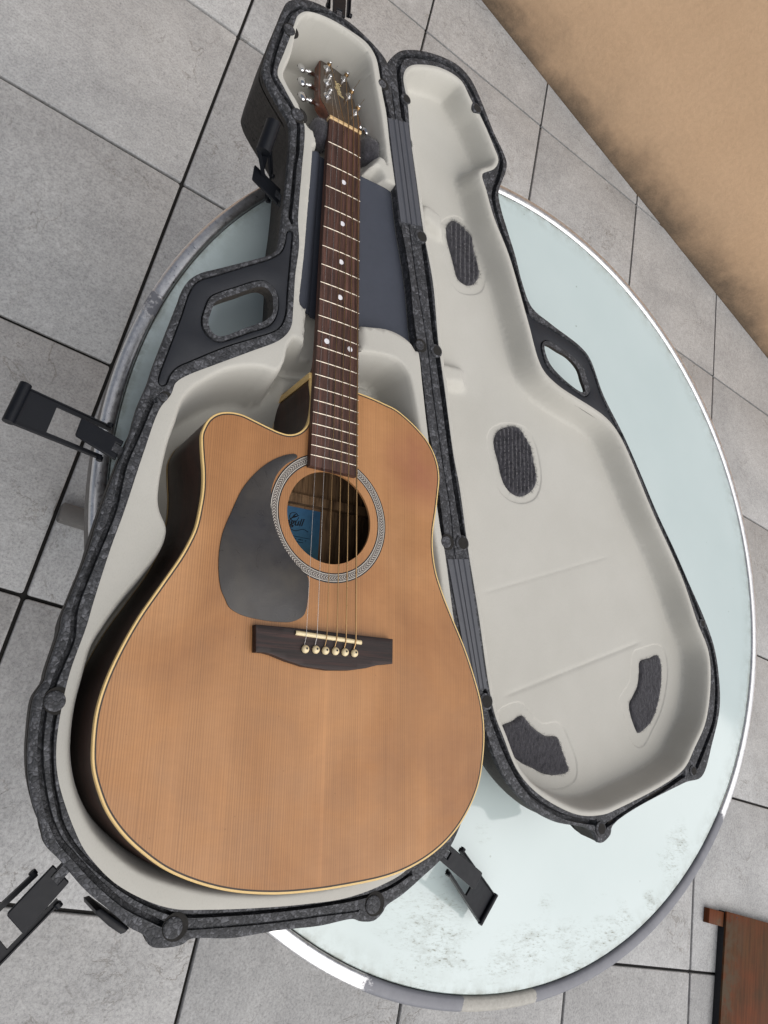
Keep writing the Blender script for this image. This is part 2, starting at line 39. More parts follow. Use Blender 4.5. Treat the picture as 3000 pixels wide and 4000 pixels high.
# traced plans, in millimetres, each in its own thing's frame
D={'case_org':(0.294,-1.254,0.695),'base_out':[(-179.3,456.6),(-186.0,462.9),(-203.8,469.9),(-229.7,475.1),(-248.6,475.8),(-269.7,472.1),(-286.8,468.5),(-301.7,462.0),(-311.1,455.9),(-321.1,445.8),(-329.1,431.9),(-329.9,416.3),(-330.7,391.6),(-331.2,360.3),(-330.2,325.5),(-328.5,312.1),(-322.0,301.3),(-308.0,288.1),(-295.2,278.0),(-283.6,269.0),(-276.6,257.7),(-273.2,243.7),(-268.8,221.1),(-263.2,192.9),(-258.3,165.1),(-254.8,141.2),(-250.6,117.3),(-248.6,101.7),(-248.3,93.4),(-251.3,85.2),(-256.5,77.8),(-285.3,47.8),(-305.2,27.8),(-318.5,14.3),(-325.9,2.6),(-329.4,-9.4),(-329.7,-27.4),(-330.7,-65.9),(-331.5,-106.1),(-331.0,-125.9),(-332.4,-153.9),(-330.6,-188.6),(-331.7,-226.0),(-331.7,-270.0),(-329.9,-305.4),(-331.0,-338.2),(-331.9,-368.0),(-330.1,-375.7),(-328.8,-413.6),(-327.8,-419.4),(-330.9,-430.9),(-331.2,-438.8),(-328.2,-454.0),(-323.7,-471.4),(-322.1,-477.2),(-314.4,-497.5),(-303.5,-517.2),(-292.3,-531.9),(-285.5,-543.5),(-270.3,-553.5),(-243.1,-572.9),(-217.6,-586.2),(-198.6,-596.7),(-182.6,-602.4),(-175.3,-609.7),(-148.4,-606.2),(-143.4,-601.7),(-104.6,-598.1),(-60.3,-588.5),(-16.9,-581.2),(20.5,-572.1),(29.1,-573.5),(45.5,-571.2),(54.4,-562.1),(56.2,-557.5),(73.8,-545.1),(96.8,-525.1),(117.7,-505.6),(127.7,-491.5),(136.9,-468.6),(144.4,-430.9),(145.6,-385.6),(142.1,-341.0),(135.7,-324.2),(64.9,-164.6),(51.0,-122.4),(22.3,-55.1),(-5.6,14.5),(-32.3,87.0),(-59.7,149.5),(-72.3,179.9),(-91.5,228.6),(-148.2,377.1),(-160.2,409.0)],'base_in':[(-304.7,437.5),(-311.5,422.6),(-312.0,412.1),(-311.6,384.9),(-312.2,356.8),(-311.2,318.4),(-300.1,307.5),(-278.8,289.2),(-264.2,277.6),(-259.3,266.2),(-248.3,208.9),(-239.3,161.0),(-235.4,142.7),(-225.8,112.0),(-220.0,71.4),(-211.7,30.9),(-208.0,6.3),(-215.0,-13.4),(-245.1,-46.9),(-273.9,-77.4),(-300.6,-106.7),(-306.6,-117.3),(-307.1,-130.4),(-312.8,-149.6),(-313.6,-198.4),(-312.7,-260.2),(-313.3,-295.1),(-311.9,-349.5),(-310.9,-368.2),(-311.3,-411.2),(-307.3,-445.5),(-302.8,-467.3),(-295.8,-486.9),(-284.1,-507.0),(-257.7,-539.9),(-244.9,-550.5),(-220.6,-565.3),(-186.8,-576.2),(-163.0,-579.3),(-133.2,-577.1),(-88.8,-571.8),(-42.1,-564.5),(7.8,-553.7),(48.5,-536.9),(74.1,-520.3),(97.3,-485.9),(113.5,-444.1),(120.4,-396.1),(119.4,-353.4),(112.6,-319.5),(97.0,-281.1),(81.4,-248.6),(77.5,-239.4),(52.2,-174.3),(40.4,-150.1),(-2.0,-41.6),(-25.0,21.6),(-38.5,59.2),(-50.5,80.4),(-75.2,152.2),(-107.5,227.5),(-121.0,265.1),(-147.0,330.6),(-163.5,376.2),(-177.8,406.4),(-185.0,424.3),(-199.7,452.8),(-215.9,462.7),(-243.5,461.8),(-275.1,454.9),(-295.3,445.3)],'lid_out':[(-178.8,456.9),(-174.2,478.3),(-165.2,496.3),(-147.0,514.7),(-123.5,531.2),(-97.8,543.7),(-74.9,550.0),(-57.8,548.2),(-41.7,539.8),(-20.3,517.7),(10.6,481.0),(34.3,458.3),(42.1,446.8),(43.5,430.5),(37.6,392.6),(37.9,380.0),(48.2,356.6),(64.4,331.2),(86.0,297.8),(106.7,260.2),(129.7,232.9),(168.2,226.6),(233.1,221.0),(254.6,211.8),(291.5,164.5),(344.2,116.9),(387.1,71.7),(430.0,23.9),(478.6,-23.9),(516.3,-64.1),(559.7,-110.7),(585.2,-147.5),(599.2,-191.1),(602.7,-236.2),(587.1,-290.3),(566.2,-340.5),(526.1,-356.9),(384.7,-433.5),(381.7,-445.0),(363.6,-457.1),(347.3,-444.3),(285.3,-443.6),(245.0,-435.4),(207.8,-417.8),(182.3,-398.9),(160.3,-371.1),(148.8,-352.9),(142.9,-340.8),(136.5,-324.1),(65.7,-164.3),(51.8,-122.2),(23.1,-54.8),(-4.8,14.9),(-31.6,87.4),(-59.0,149.9),(-71.6,180.4),(-90.8,229.0),(-147.4,377.7),(-159.5,409.6)],'lid_in':[(-152.6,453.0),(-151.8,470.8),(-144.0,485.4),(-124.8,503.3),(-102.9,517.9),(-78.2,525.7),(-61.5,524.6),(-46.5,511.2),(-36.3,502.0),(-18.9,489.8),(12.6,456.3),(25.6,438.7),(22.1,418.9),(3.4,394.4),(3.6,388.1),(12.6,374.3),(34.9,337.2),(73.8,289.9),(125.1,206.0),(162.2,147.0),(191.9,135.1),(301.1,128.9),(334.2,112.4),(419.4,19.9),(498.5,-62.4),(537.1,-117.3),(568.2,-156.1),(576.3,-196.7),(568.7,-260.7),(544.1,-305.3),(519.6,-340.7),(386.8,-413.7),(365.9,-422.4),(324.3,-429.9),(278.4,-425.0),(237.5,-412.8),(207.4,-394.3),(181.1,-363.0),(163.5,-340.8),(149.3,-312.8),(115.4,-228.1),(86.6,-160.7),(56.7,-84.1),(39.7,-47.6),(6.9,37.7),(-14.1,91.5),(-40.9,173.3),(-71.1,239.4),(-95.8,302.7),(-122.2,370.3),(-137.0,416.7)],'base_wall':[(-179.3,456.6),(-186.0,462.9),(-203.8,469.9),(-229.7,475.1),(-248.6,475.8),(-269.7,472.1),(-286.8,468.5),(-301.7,462.0),(-311.1,455.9),(-321.1,445.8),(-329.1,431.9),(-329.9,416.3),(-330.7,391.6),(-331.2,360.3),(-330.2,325.5),(-328.5,312.1),(-322.0,301.3),(-308.0,288.1),(-295.2,278.0),(-283.6,269.0),(-272.7,260.9),(-263.9,251.1),(-259.5,228.3),(-253.9,199.8),(-249.1,171.7),(-245.7,147.6),(-241.5,123.5),(-233.8,96.5),(-225.2,59.8),(-218.0,14.2),(-223.3,-18.1),(-246.3,-50.2),(-273.2,-79.9),(-299.5,-107.7),(-311.6,-127.1),(-321.0,-143.4),(-325.9,-151.0),(-330.6,-188.6),(-331.7,-226.0),(-331.7,-270.0),(-329.9,-305.4),(-331.0,-338.2),(-331.9,-368.0),(-330.1,-375.7),(-328.8,-413.6),(-327.8,-419.4),(-330.9,-430.9),(-331.2,-438.8),(-328.2,-454.0),(-323.7,-471.4),(-322.1,-477.2),(-314.4,-497.5),(-303.5,-517.2),(-292.3,-531.9),(-285.5,-543.5),(-270.3,-553.5),(-243.1,-572.9),(-217.6,-586.2),(-198.6,-596.7),(-182.6,-602.4),(-175.3,-609.7),(-148.4,-606.2),(-143.4,-601.7),(-104.6,-598.1),(-60.3,-588.5),(-16.9,-581.2),(20.5,-572.1),(29.1,-573.5),(45.5,-571.2),(54.4,-562.1),(56.2,-557.5),(73.8,-545.1),(96.8,-525.1),(117.7,-505.6),(127.7,-491.5),(136.9,-468.6),(144.4,-430.9),(145.6,-385.6),(142.1,-341.0),(135.7,-324.2),(64.9,-164.6),(51.0,-122.4),(22.3,-55.1),(-5.6,14.5),(-32.3,87.0),(-59.7,149.5),(-72.3,179.9),(-91.5,228.6),(-148.2,377.1),(-160.2,409.0)],'lid_wall':[(-178.8,456.9),(-174.2,478.3),(-165.2,496.3),(-147.0,514.7),(-123.5,531.2),(-97.8,543.7),(-74.9,550.0),(-57.8,548.2),(-41.7,539.8),(-20.3,517.7),(10.6,481.0),(34.3,458.3),(42.1,446.8),(43.5,430.5),(37.6,392.6),(37.9,380.0),(48.2,356.6),(64.4,331.2),(86.0,297.8),(105.4,259.0),(118.6,226.0),(140.5,180.6),(161.2,143.9),(192.0,131.2),(245.5,128.3),(302.7,125.7),(335.2,118.6),(358.1,98.8),(387.1,71.7),(430.0,23.9),(478.6,-23.9),(516.3,-64.1),(559.7,-110.7),(585.2,-147.5),(599.2,-191.1),(602.7,-236.2),(587.1,-290.3),(566.2,-340.5),(526.1,-356.9),(384.7,-433.5),(381.7,-445.0),(363.6,-457.1),(347.3,-444.3),(285.3,-443.6),(245.0,-435.4),(207.8,-417.8),(182.3,-398.9),(160.3,-371.1),(148.8,-352.9),(142.9,-340.8),(136.5,-324.1),(65.7,-164.3),(51.8,-122.2),(23.1,-54.8),(-4.8,14.9),(-31.6,87.4),(-59.0,149.9),(-71.6,180.4),(-90.8,229.0),(-147.4,377.7),(-159.5,409.6)],'hplate':[(-243.9,120.0),(-241.4,124.3),(-237.6,124.2),(-233.1,106.4),(-231.2,95.6),(-223.6,53.9),(-216.7,13.2),(-221.3,-4.3),(-242.2,-26.8),(-268.6,-52.8),(-297.6,-85.8),(-308.6,-99.3),(-313.2,-110.8),(-314.1,-122.6),(-318.0,-126.4),(-322.6,-124.3),(-324.1,-115.2),(-323.8,-88.1),(-323.1,-45.4),(-323.0,-10.8),(-318.0,4.9),(-303.2,21.2),(-278.8,48.0),(-252.1,77.3),(-243.6,92.0),(-242.4,105.9)],'hring':[(-301.2,-38.3),(-302.5,-22.4),(-300.9,-7.5),(-293.0,3.7),(-277.4,20.6),(-262.5,36.8),(-251.3,44.4),(-238.4,42.0),(-230.9,31.6),(-227.7,14.2),(-231.5,-2.5),(-251.6,-24.1),(-271.0,-44.7),(-279.1,-51.1),(-287.9,-51.1),(-296.4,-46.6)],'hhole':[(-294.9,-37.3),(-295.9,-24.1),(-294.9,-10.9),(-290.7,-4.1),(-275.2,13.0),(-257.2,32.6),(-249.2,36.8),(-239.9,33.6),(-235.1,23.1),(-232.5,11.4),(-237.4,-0.4),(-256.1,-21.5),(-274.5,-41.8),(-280.7,-45.8),(-288.6,-44.7)],'lplate':[(104.3,244.6),(122.6,220.6),(143.2,216.8),(169.4,219.0),(228.7,216.7),(249.8,209.2),(267.1,189.9),(286.6,162.1),(331.1,118.9),(309.0,129.6),(246.3,130.4),(192.5,131.5),(162.8,143.4),(137.7,185.2),(117.4,218.5)],'lring':[(157.8,183.9),(165.9,194.6),(188.2,197.0),(211.3,196.8),(242.6,189.0),(252.9,174.5),(261.8,158.3),(253.7,144.1),(213.9,146.2),(175.0,153.7),(163.6,166.9)],'lhole':[(162.6,182.6),(167.5,187.9),(189.4,189.1),(212.4,189.3),(233.8,180.4),(243.0,166.2),(252.1,152.2),(245.7,146.8),(203.7,150.6),(175.8,161.9)],'cav_body':[(-207.0,-32.9),(-211.0,-50.0),(-224.0,-52.8),(-240.6,-59.6),(-263.1,-75.8),(-279.4,-95.6),(-291.4,-114.2),(-297.2,-131.8),(-297.5,-154.6),(-298.0,-175.8),(-296.1,-200.3),(-292.8,-223.7),(-288.3,-240.3),(-282.6,-250.3),(-275.5,-258.3),(-272.9,-263.4),(-272.3,-278.3),(-279.9,-304.0),(-291.9,-334.5),(-300.0,-360.8),(-304.8,-383.0),(-303.6,-410.8),(-301.7,-435.1),(-297.3,-457.4),(-291.9,-475.1),(-282.0,-495.5),(-270.3,-512.0),(-252.8,-529.9),(-230.1,-544.3),(-204.2,-555.6),(-172.6,-561.9),(-136.8,-565.0),(-103.1,-563.8),(-77.4,-561.5),(-44.4,-555.9),(0.7,-544.7),(40.2,-529.0),(66.0,-513.8),(89.7,-483.1),(105.2,-442.7),(112.0,-397.7),(110.9,-355.2),(103.4,-321.7),(87.8,-283.6),(69.1,-245.7),(43.0,-177.5),(25.1,-137.7),(6.4,-87.3),(-13.1,-39.5),(-38.8,17.3),(-48.2,31.1),(-64.3,39.5),(-86.8,36.7),(-120.4,24.2),(-154.1,13.0),(-188.2,-0.4),(-201.4,-0.8),(-207.7,-16.3)],'cav_head':[(-299.4,437.4),(-307.4,418.5),(-306.4,391.6),(-304.2,360.5),(-304.8,323.5),(-295.2,311.7),(-278.2,298.9),(-264.5,281.3),(-255.0,274.4),(-248.9,274.6),(-237.0,281.2),(-214.4,292.8),(-189.4,301.6),(-164.9,302.5),(-149.5,304.2),(-143.7,298.8),(-149.3,315.6),(-167.5,363.0),(-189.9,411.8),(-206.9,446.2),(-220.8,454.1),(-245.2,455.7),(-273.9,450.2),(-291.5,443.7)],'cav_side':[(-181.2,276.3),(-161.8,289.4),(-151.7,290.9),(-143.1,284.1),(-136.2,265.0),(-155.5,260.0),(-176.4,256.6)],'panel':[(-238.2,260.1),(-242.1,254.0),(-239.9,237.5),(-231.8,194.6),(-223.2,147.8),(-215.2,104.7),(-210.3,73.9),(-205.9,46.4),(-203.8,40.7),(-199.9,39.0),(-193.3,45.0),(-180.9,45.3),(-152.9,49.6),(-121.3,58.5),(-94.5,70.2),(-73.7,73.7),(-53.8,70.7),(-43.0,63.8),(-41.4,69.6),(-57.6,108.7),(-81.1,176.1),(-102.1,231.9),(-116.5,266.9),(-120.8,273.1),(-127.7,275.7),(-169.7,269.4),(-204.0,264.9),(-224.9,264.8)],'groove_base':[(2.0,[(-304.7,443.3),(-312.5,437.5),(-317.1,427.1),(-320.5,415.2),(-321.8,402.6),(-322.7,362.5),(-320.5,326.8),(-317.7,314.3),(-308.3,304.2),(-291.8,292.9),(-278.3,282.3),(-270.1,271.5),(-266.8,263.2),(-264.6,252.3),(-259.6,229.9),(-258.3,214.0),(-253.3,187.0),(-249.2,163.0),(-244.9,139.6),(-241.7,135.6)]),(2.2,[(-322.2,-146.3),(-322.4,-149.0),(-323.9,-180.5),(-326.0,-216.4),(-321.6,-260.5),(-323.7,-314.2),(-324.5,-357.6),(-320.9,-372.6),(-318.6,-383.4),(-319.7,-403.1),(-320.7,-417.5),(-320.2,-426.2)]),(2.0,[(-321.2,-439.9),(-320.7,-443.2),(-317.0,-461.4),(-310.5,-482.3),(-300.5,-503.7),(-287.3,-525.3),(-273.9,-540.1),(-265.5,-545.8),(-236.1,-565.3),(-205.5,-581.4),(-182.9,-588.4),(-171.6,-591.8)]),(1.2,[(-311.1,-446.1),(-308.7,-459.7),(-303.3,-477.3),(-294.8,-497.7),(-287.3,-511.1),(-276.8,-527.8),(-255.9,-546.5),(-224.9,-564.0),(-197.4,-575.4),(-174.9,-581.4),(-157.4,-583.8),(-110.3,-578.7),(-64.9,-571.6),(-16.7,-562.1),(24.1,-552.1),(49.8,-542.7),(65.3,-534.1),(78.4,-524.7)]),(0.5,[(-148.8,-593.9),(-108.5,-588.3),(-62.4,-580.8),(-14.3,-571.3),(23.7,-564.1)]),(2.6,[(-304.3,441.8),(-284.5,459.5),(-261.7,467.1),(-236.2,466.8),(-208.9,463.2),(-194.3,449.4),(-184.0,427.2),(-177.1,408.9),(-163.3,382.5),(-160.6,377.7)]),(2.4,[(-104.8,219.5),(-93.4,196.4),(-74.1,149.2),(-65.5,121.8),(-48.4,78.1),(-35.5,49.0),(-7.0,-27.7),(18.7,-85.6),(41.9,-145.8),(47.5,-159.5)])],'groove_lid':[(3.0,[(-162.3,458.9),(-163.4,471.4),(-161.9,481.9),(-153.8,495.0),(-131.1,513.2),(-103.1,530.3),(-76.1,536.6),(-59.3,533.4),(-42.1,521.3),(-26.6,506.0),(-2.7,481.2),(24.2,454.5),(32.1,439.2),(31.8,413.2),(28.3,385.8),(29.2,367.8),(46.4,333.8),(77.8,292.5),(103.4,250.0),(122.5,218.3),(148.2,167.3),(163.6,141.7),(190.7,129.7),(241.4,127.1),(302.7,125.7),(342.3,113.0),(381.2,77.1),(426.9,23.6),(473.1,-25.8),(510.7,-65.9),(551.1,-116.9),(576.2,-150.0),(591.4,-203.6),(588.4,-256.5),(572.3,-291.8),(551.7,-330.0)]),(2.4,[(521.3,-347.7),(484.8,-370.4),(445.8,-392.0),(405.0,-415.6),(373.6,-433.9)]),(2.6,[(144.6,-318.5),(158.0,-342.0),(177.5,-367.9),(197.0,-389.5),(221.0,-410.6),(251.2,-426.3),(295.6,-435.4),(330.3,-435.9),(348.8,-434.7)]),(0.6,[(258.8,-444.0),(297.1,-445.5),(345.2,-442.8)]),(3.0,[(-162.3,458.9),(-154.1,434.8),(-143.1,403.3),(-137.6,388.7)]),(3.0,[(-67.5,221.1),(-44.6,162.8),(-25.4,108.7),(-8.4,64.8),(14.1,7.2),(46.5,-76.9),(63.2,-116.4),(75.8,-145.9)])],'pins':[(-315.2,393.0,9),(-273.7,282.3,9.5),(-315.3,-435.1,10),(-161.5,-593.7,10),(39.3,-556.9,10),(-313.2,-136.7,5),(-179.9,417.2,7),(-40.8,73.4,7.5),(50.9,-160.6,8.5)],'sockets':[(-141.5,421.2,8),(-29.0,498.1,9),(-72.7,227.1,9.5),(-15.2,78.7,9),(74.9,-153.7,10),(147.2,-329.7,10),(361.4,-440.5,9),(542.7,-337.6,8),(549.9,-118.1,7)],'hinge1':[(-159.5,369.6),(-130.3,385.1),(-75.3,242.7),(-106.6,229.0)],'hinge2':[(56.7,-180.9),(87.3,-170.5),(145.5,-314.6),(121.8,-320.3)],'hinge':[(-179.1,456.7),(-159.9,409.3),(-147.8,377.4),(-91.2,228.8),(-71.9,180.2),(-59.4,149.7),(-32.0,87.2),(-5.2,14.7),(22.7,-55.0),(51.4,-122.3),(65.3,-164.4),(136.1,-324.1),(142.1,-338.9)],'pads':[[(-16.3,306.0),(-6.2,325.8),(9.4,326.2),(23.8,320.3),(39.1,296.9),(49.5,278.0),(54.5,266.0),(46.9,243.7),(35.4,235.5),(19.7,236.8),(8.4,254.4),(-7.4,281.6),(-15.1,296.6)],[(127.9,23.8),(134.5,44.4),(165.7,63.3),(180.5,56.5),(196.9,41.2),(205.8,20.4),(214.7,-0.2),(207.2,-20.7),(188.5,-36.8),(170.2,-37.7),(155.7,-28.8),(140.6,-3.0)],[(210.0,-347.0),(226.0,-336.7),(242.4,-326.1),(260.0,-335.5),(286.3,-342.5),(307.7,-339.9),(317.2,-350.5),(327.1,-364.6),(335.5,-377.2),(321.1,-385.0),(291.3,-389.4),(268.4,-385.8),(248.5,-382.7),(227.7,-373.1),(215.7,-358.6)],[(460.1,-200.2),(481.3,-188.4),(499.9,-179.3),(506.5,-186.1),(511.5,-216.6),(504.1,-259.7),(493.4,-280.3),(476.3,-296.8),(467.6,-301.5),(461.0,-297.0),(444.1,-267.2),(450.3,-253.8),(459.1,-235.5),(461.0,-214.6)]],'recess':[[(-26.7,288.9),(-26.0,309.6),(-16.5,325.2),(-0.8,337.4),(18.3,334.8),(40.3,318.4),(56.1,292.5),(66.1,268.2),(63.2,241.3),(45.4,224.4),(23.6,217.3),(8.8,227.7),(-6.4,252.4)],[(116.1,18.6),(117.8,36.7),(130.6,51.5),(152.2,63.8),(178.4,69.1),(199.9,56.1),(215.5,29.0),(223.2,-1.1),(216.5,-27.8),(195.1,-44.8),(172.3,-49.5),(150.6,-43.4),(136.5,-21.9)],[(200.2,-331.9),(233.5,-310.4),(246.4,-313.7),(263.2,-324.3),(281.4,-327.5),(303.5,-320.9),(317.3,-325.3),(329.9,-339.0),(348.2,-364.2),(349.9,-385.2),(333.5,-398.5),(308.9,-405.2),(281.8,-407.2),(258.9,-401.1),(232.9,-389.0),(212.9,-369.3)],[(444.8,-188.6),(464.1,-177.1),(495.2,-163.3),(511.9,-165.3),(523.9,-188.1),(523.7,-224.2),(514.0,-261.6),(497.6,-291.4),(481.4,-316.3),(469.7,-321.5),(454.0,-315.9),(439.4,-291.8),(422.7,-264.2),(427.5,-253.2),(440.5,-234.0),(441.7,-209.1)]],'crease':[[(143.1,-193.2),(379.5,-58.9)],[(202.6,-312.2),(461.4,-168.1)]],'bumps':[[(34.7,78.9),(90.9,97.4)],[(-49.0,296.2),(-27.4,292.3)]],'latch':[{'f':[(-345.5,-175.5,78.0),(-344.0,-211.1,78.0),(-429.9,-211.1,82.0),(-428.4,-173.0,82.0)],'p':[(-332.9,-192.4,98.0),(-334.4,-213.1,98.0),(-374.7,-203.4,94.0),(-374.9,-183.8,94.0)],'h':(0.12,0.62),'lip':5.5},{'f':[(173.6,-493.4,68.0),(157.5,-521.1,68.0),(260.3,-575.4,17.0),(279.4,-541.9,17.0)],'p':[(131.2,-490.3,98.0),(121.0,-507.2,98.0),(189.8,-533.1,82.0),(198.6,-514.4,82.0)],'h':(0.06,0.52),'lip':3.2},{'f':[(-279.4,-569.0,70.0),(-251.5,-590.4,70.0),(-291.0,-660.6,55.0),(-321.6,-637.4,55.0)],'p':[(-272.3,-559.2,95.0),(-255.5,-570.2,95.0),(-275.7,-612.2,86.0),(-293.4,-599.6,86.0)],'h':(0.06,0.6),'lip':5},{'f':[(-269.7,218.7,60.0),(-262.6,191.1,50.0),(-301.0,210.2,95.0),(-302.5,245.0,105.0)],'p':[(-258.3,196.3,75.0),(-256.0,173.9,75.0),(-293.3,191.8,70.0),(-296.0,212.3,70.0)],'h':(0.08,0.55),'lip':9},{'f':[(-273.0,512.9,75.0),(-240.1,524.5,75.0),(-254.4,611.2,70.0),(-290.2,595.3,70.0)],'p':[(-268.6,485.9,95.0),(-250.6,491.5,95.0),(-260.5,564.7,85.0),(-279.3,556.8,85.0)],'h':(0.05,0.6),'lip':5}],'foot':[(-225.6,-589.5,65.0),(-221.2,-587.8,65.0),(-205.8,-594.9,65.0),(-192.5,-600.7,65.0),(-194.9,-604.5,65.0),(-198.3,-606.0,65.0),(-210.7,-600.6,65.0),(-224.0,-592.9,65.0)],'liner_notch':0,'g_org':[0.08274,-0.93859,0.79782],'g_x':[0.98213,0.18759,-0.015169],'g_y':[-0.188109,0.980994,-0.047604],'g_z':[0.005951,0.049607,0.998751],'g_top':[(-27.9,-358.2),(-27.3,-384.8),(-28.6,-406.2),(-32.4,-419.7),(-40.4,-429.3),(-51.2,-434.7),(-62.0,-435.3),(-74.4,-433.2),(-91.8,-429.3),(-107.5,-426.2),(-122.5,-427.7),(-133.3,-432.4),(-141.3,-440.4),(-145.3,-449.0),(-147.7,-458.4),(-147.0,-469.1),(-145.1,-482.2),(-142.6,-498.5),(-141.6,-516.2),(-142.5,-532.0),(-145.4,-554.3),(-150.7,-570.2),(-157.1,-584.8),(-173.1,-614.3),(-188.8,-643.2),(-201.4,-672.3),(-210.6,-700.2),(-215.1,-724.9),(-215.0,-750.3),(-212.4,-769.4),(-206.7,-785.3),(-197.3,-803.2),(-182.4,-821.2),(-163.7,-837.1),(-143.2,-850.7),(-116.1,-862.6),(-84.4,-871.8),(-44.4,-877.6),(-4.4,-879.0),(32.7,-877.8),(74.7,-874.5),(102.5,-868.9),(131.9,-858.3),(156.5,-844.2),(175.8,-827.2),(193.1,-804.7),(202.8,-784.3),(209.3,-754.9),(211.0,-732.2),(207.6,-703.4),(200.0,-679.1),(185.5,-643.8),(167.7,-610.0),(153.9,-582.6),(144.2,-557.6),(140.1,-531.6),(140.7,-511.4),(145.3,-485.0),(149.2,-459.1),(151.1,-441.7),(149.4,-427.1),(144.5,-413.2),(134.1,-397.6),(120.2,-385.9),(102.6,-375.0),(85.7,-367.5),(69.0,-364.7),(54.1,-362.6),(34.2,-361.1),(2.2,-359.4)],'pickguard':[(-110.7,-532.9),(-118.3,-557.6),(-119.7,-585.5),(-115.4,-609.5),(-110.3,-619.2),(-105.9,-626.3),(-97.7,-630.9),(-88.9,-633.4),(-75.0,-635.0),(-61.9,-635.7),(-50.3,-635.4),(-39.4,-634.1),(-26.8,-627.2),(-23.4,-619.9),(-22.1,-610.3),(-21.8,-591.0),(-23.2,-586.1),(-28.7,-581.5),(-39.4,-573.0),(-51.1,-560.1),(-61.3,-542.9),(-66.8,-527.5),(-69.3,-514.3),(-68.6,-497.6),(-63.4,-482.4),(-53.7,-469.5),(-41.6,-459.5),(-42.0,-457.2),(-43.6,-456.1),(-49.0,-457.1),(-60.4,-462.4),(-72.5,-470.9),(-85.2,-483.6),(-100.2,-505.4)],'bridge':[(-80.7,-641.3),(-42.6,-640.8),(13.7,-641.4),(78.3,-642.0),(78.3,-655.3),(78.1,-668.1),(59.6,-670.6),(44.5,-674.7),(26.6,-677.8),(0.7,-679.3),(-27.0,-677.3),(-46.2,-673.1),(-62.2,-668.4),(-70.0,-667.1),(-79.0,-667.2),(-79.7,-656.0)],'saddle':[(-38.6,-645.6),(38.0,-649.1)],'bpins':[(-27.4,-660.8),(-15.7,-660.4),(-4.7,-660.6),(6.8,-660.3),(18.0,-660.5),(29.3,-660.7)],'sstr':[(-28.0,-646.7),(-16.0,-646.7),(-4.9,-647.3),(6.7,-647.8),(17.6,-648.5),(29.3,-648.8)],'head':[(-20.4,12.5),(-21.7,20.6),(-25.1,32.7),(-28.6,41.4),(-27.8,61.5),(-23.3,100.0),(-19.3,131.4),(-15.1,164.0),(-11.9,170.7),(4.1,175.6),(15.2,173.3),(20.8,165.2),(25.2,130.6),(28.5,94.0),(30.4,64.8),(32.8,47.0),(32.6,39.2),(27.3,20.0)],'posts':[(-8.6,133.2),(-13.1,94.9),(-16.9,59.3),(18.6,130.9),(21.4,91.9),(26.2,57.4)],'logo':[(3.2,160.3),(1.1,111.3),(3.4,78.9)],'btn':[(-39.5,122.5),(-43.2,86.2),(-48.4,49.3),(43.1,45.7)],'btnshaft':[(-25.1,119.5),(-29.2,82.1),(-32.8,45.1)],'label':[(44.0,-478.7),(44.5,-538.7),(-1.7,-478.9),(3.0,-504.9),(22.8,-501.6),(8.7,-491.0),(-2.2,-473.6),(83.1,-475.1),(4.5,-515.5),(32.4,-514.3),(49.4,-506.8)],'fret_w':[0.04587,0.01837]}

# ------------------------------------------------------------------ helpers
def rs(pts, step, closed=True, k=8):
    """Catmull-Rom curve through pts, resampled at about step."""
    P = np.asarray(pts, float); n = len(P); out = []
    if n == 2: dense = np.linspace(P[0], P[1], 40)
    else:
        rngs = range(n) if closed else range(n-1)
        for i in rngs:
            if closed: p0, p1, p2, p3 = P[i-1], P[i], P[(i+1) % n], P[(i+2) % n]
            else: p0, p1, p2, p3 = P[max(i-1, 0)], P[i], P[i+1], P[min(i+2, n-1)]
            d = [max(np.linalg.norm(b-a), 1e-6)**.5 for a, b in ((p0, p1), (p1, p2), (p2, p3))]
            m1 = ((p1-p0)/d[0]-(p2-p0)/(d[0]+d[1])+(p2-p1)/d[1])*d[1] if np.linalg.norm(p1-p0) > 1e-6 else p2-p1
            m2 = ((p2-p1)/d[1]-(p3-p1)/(d[1]+d[2])+(p3-p2)/d[2])*d[1] if np.linalg.norm(p3-p2) > 1e-6 else p2-p1
            for t in np.linspace(0, 1, k, endpoint=False):
                t2, t3 = t*t, t**3
                out.append((2*t3-3*t2+1)*p1+(t3-2*t2+t)*m1+(-2*t3+3*t2)*p2+(t3-t2)*m2)
        if closed: out.append(P[0])
        else: out.append(P[-1])
        dense = np.array(out)
    L = np.r_[0, np.cumsum(np.linalg.norm(np.diff(dense, axis=0), axis=1))]
    m = max(3, int(round(L[-1]/step)))
    s = np.linspace(0, L[-1], m+1)
    if closed: s = s[:-1]
    return np.stack([np.interp(s, L, dense[:, j]) for j in range(dense.shape[1])], -1)

def ccw(P):
    a = np.sum(P[:, 0]*np.roll(P[:, 1], -1)-np.roll(P[:, 0], -1)*P[:, 1])
    return P if a > 0 else P[::-1].copy()

def inset(P, d):
    """closed counter-clockwise loop moved inwards by d (outwards if negative)"""
    t = np.roll(P, -1, 0)-np.roll(P, 1, 0); t /= np.maximum(np.linalg.norm(t, axis=1), 1e-9)[:, None]
    return P+np.stack([-t[:, 1], t[:, 0]], -1)*d

def side_lines(P, d):
    t = np.gradient(P, axis=0); t /= np.maximum(np.linalg.norm(t, axis=1), 1e-9)[:, None]
    nrm = np.stack([-t[:, 1], t[:, 0]], -1)
    return P+nrm*d, P-nrm*d

def inside(Q, P):
    Q = np.asarray(Q, float); r = np.zeros(len(Q), bool); x, y = Q[:, 0], Q[:, 1]
    for (x1, y1), (x2, y2) in zip(P, np.roll(P, -1, 0)):
        if y1 == y2: continue
        c = (y1 > y) != (y2 > y)
        r ^= c & (x < (x2-x1)*(y-y1)/(y2-y1)+x1)
    return r

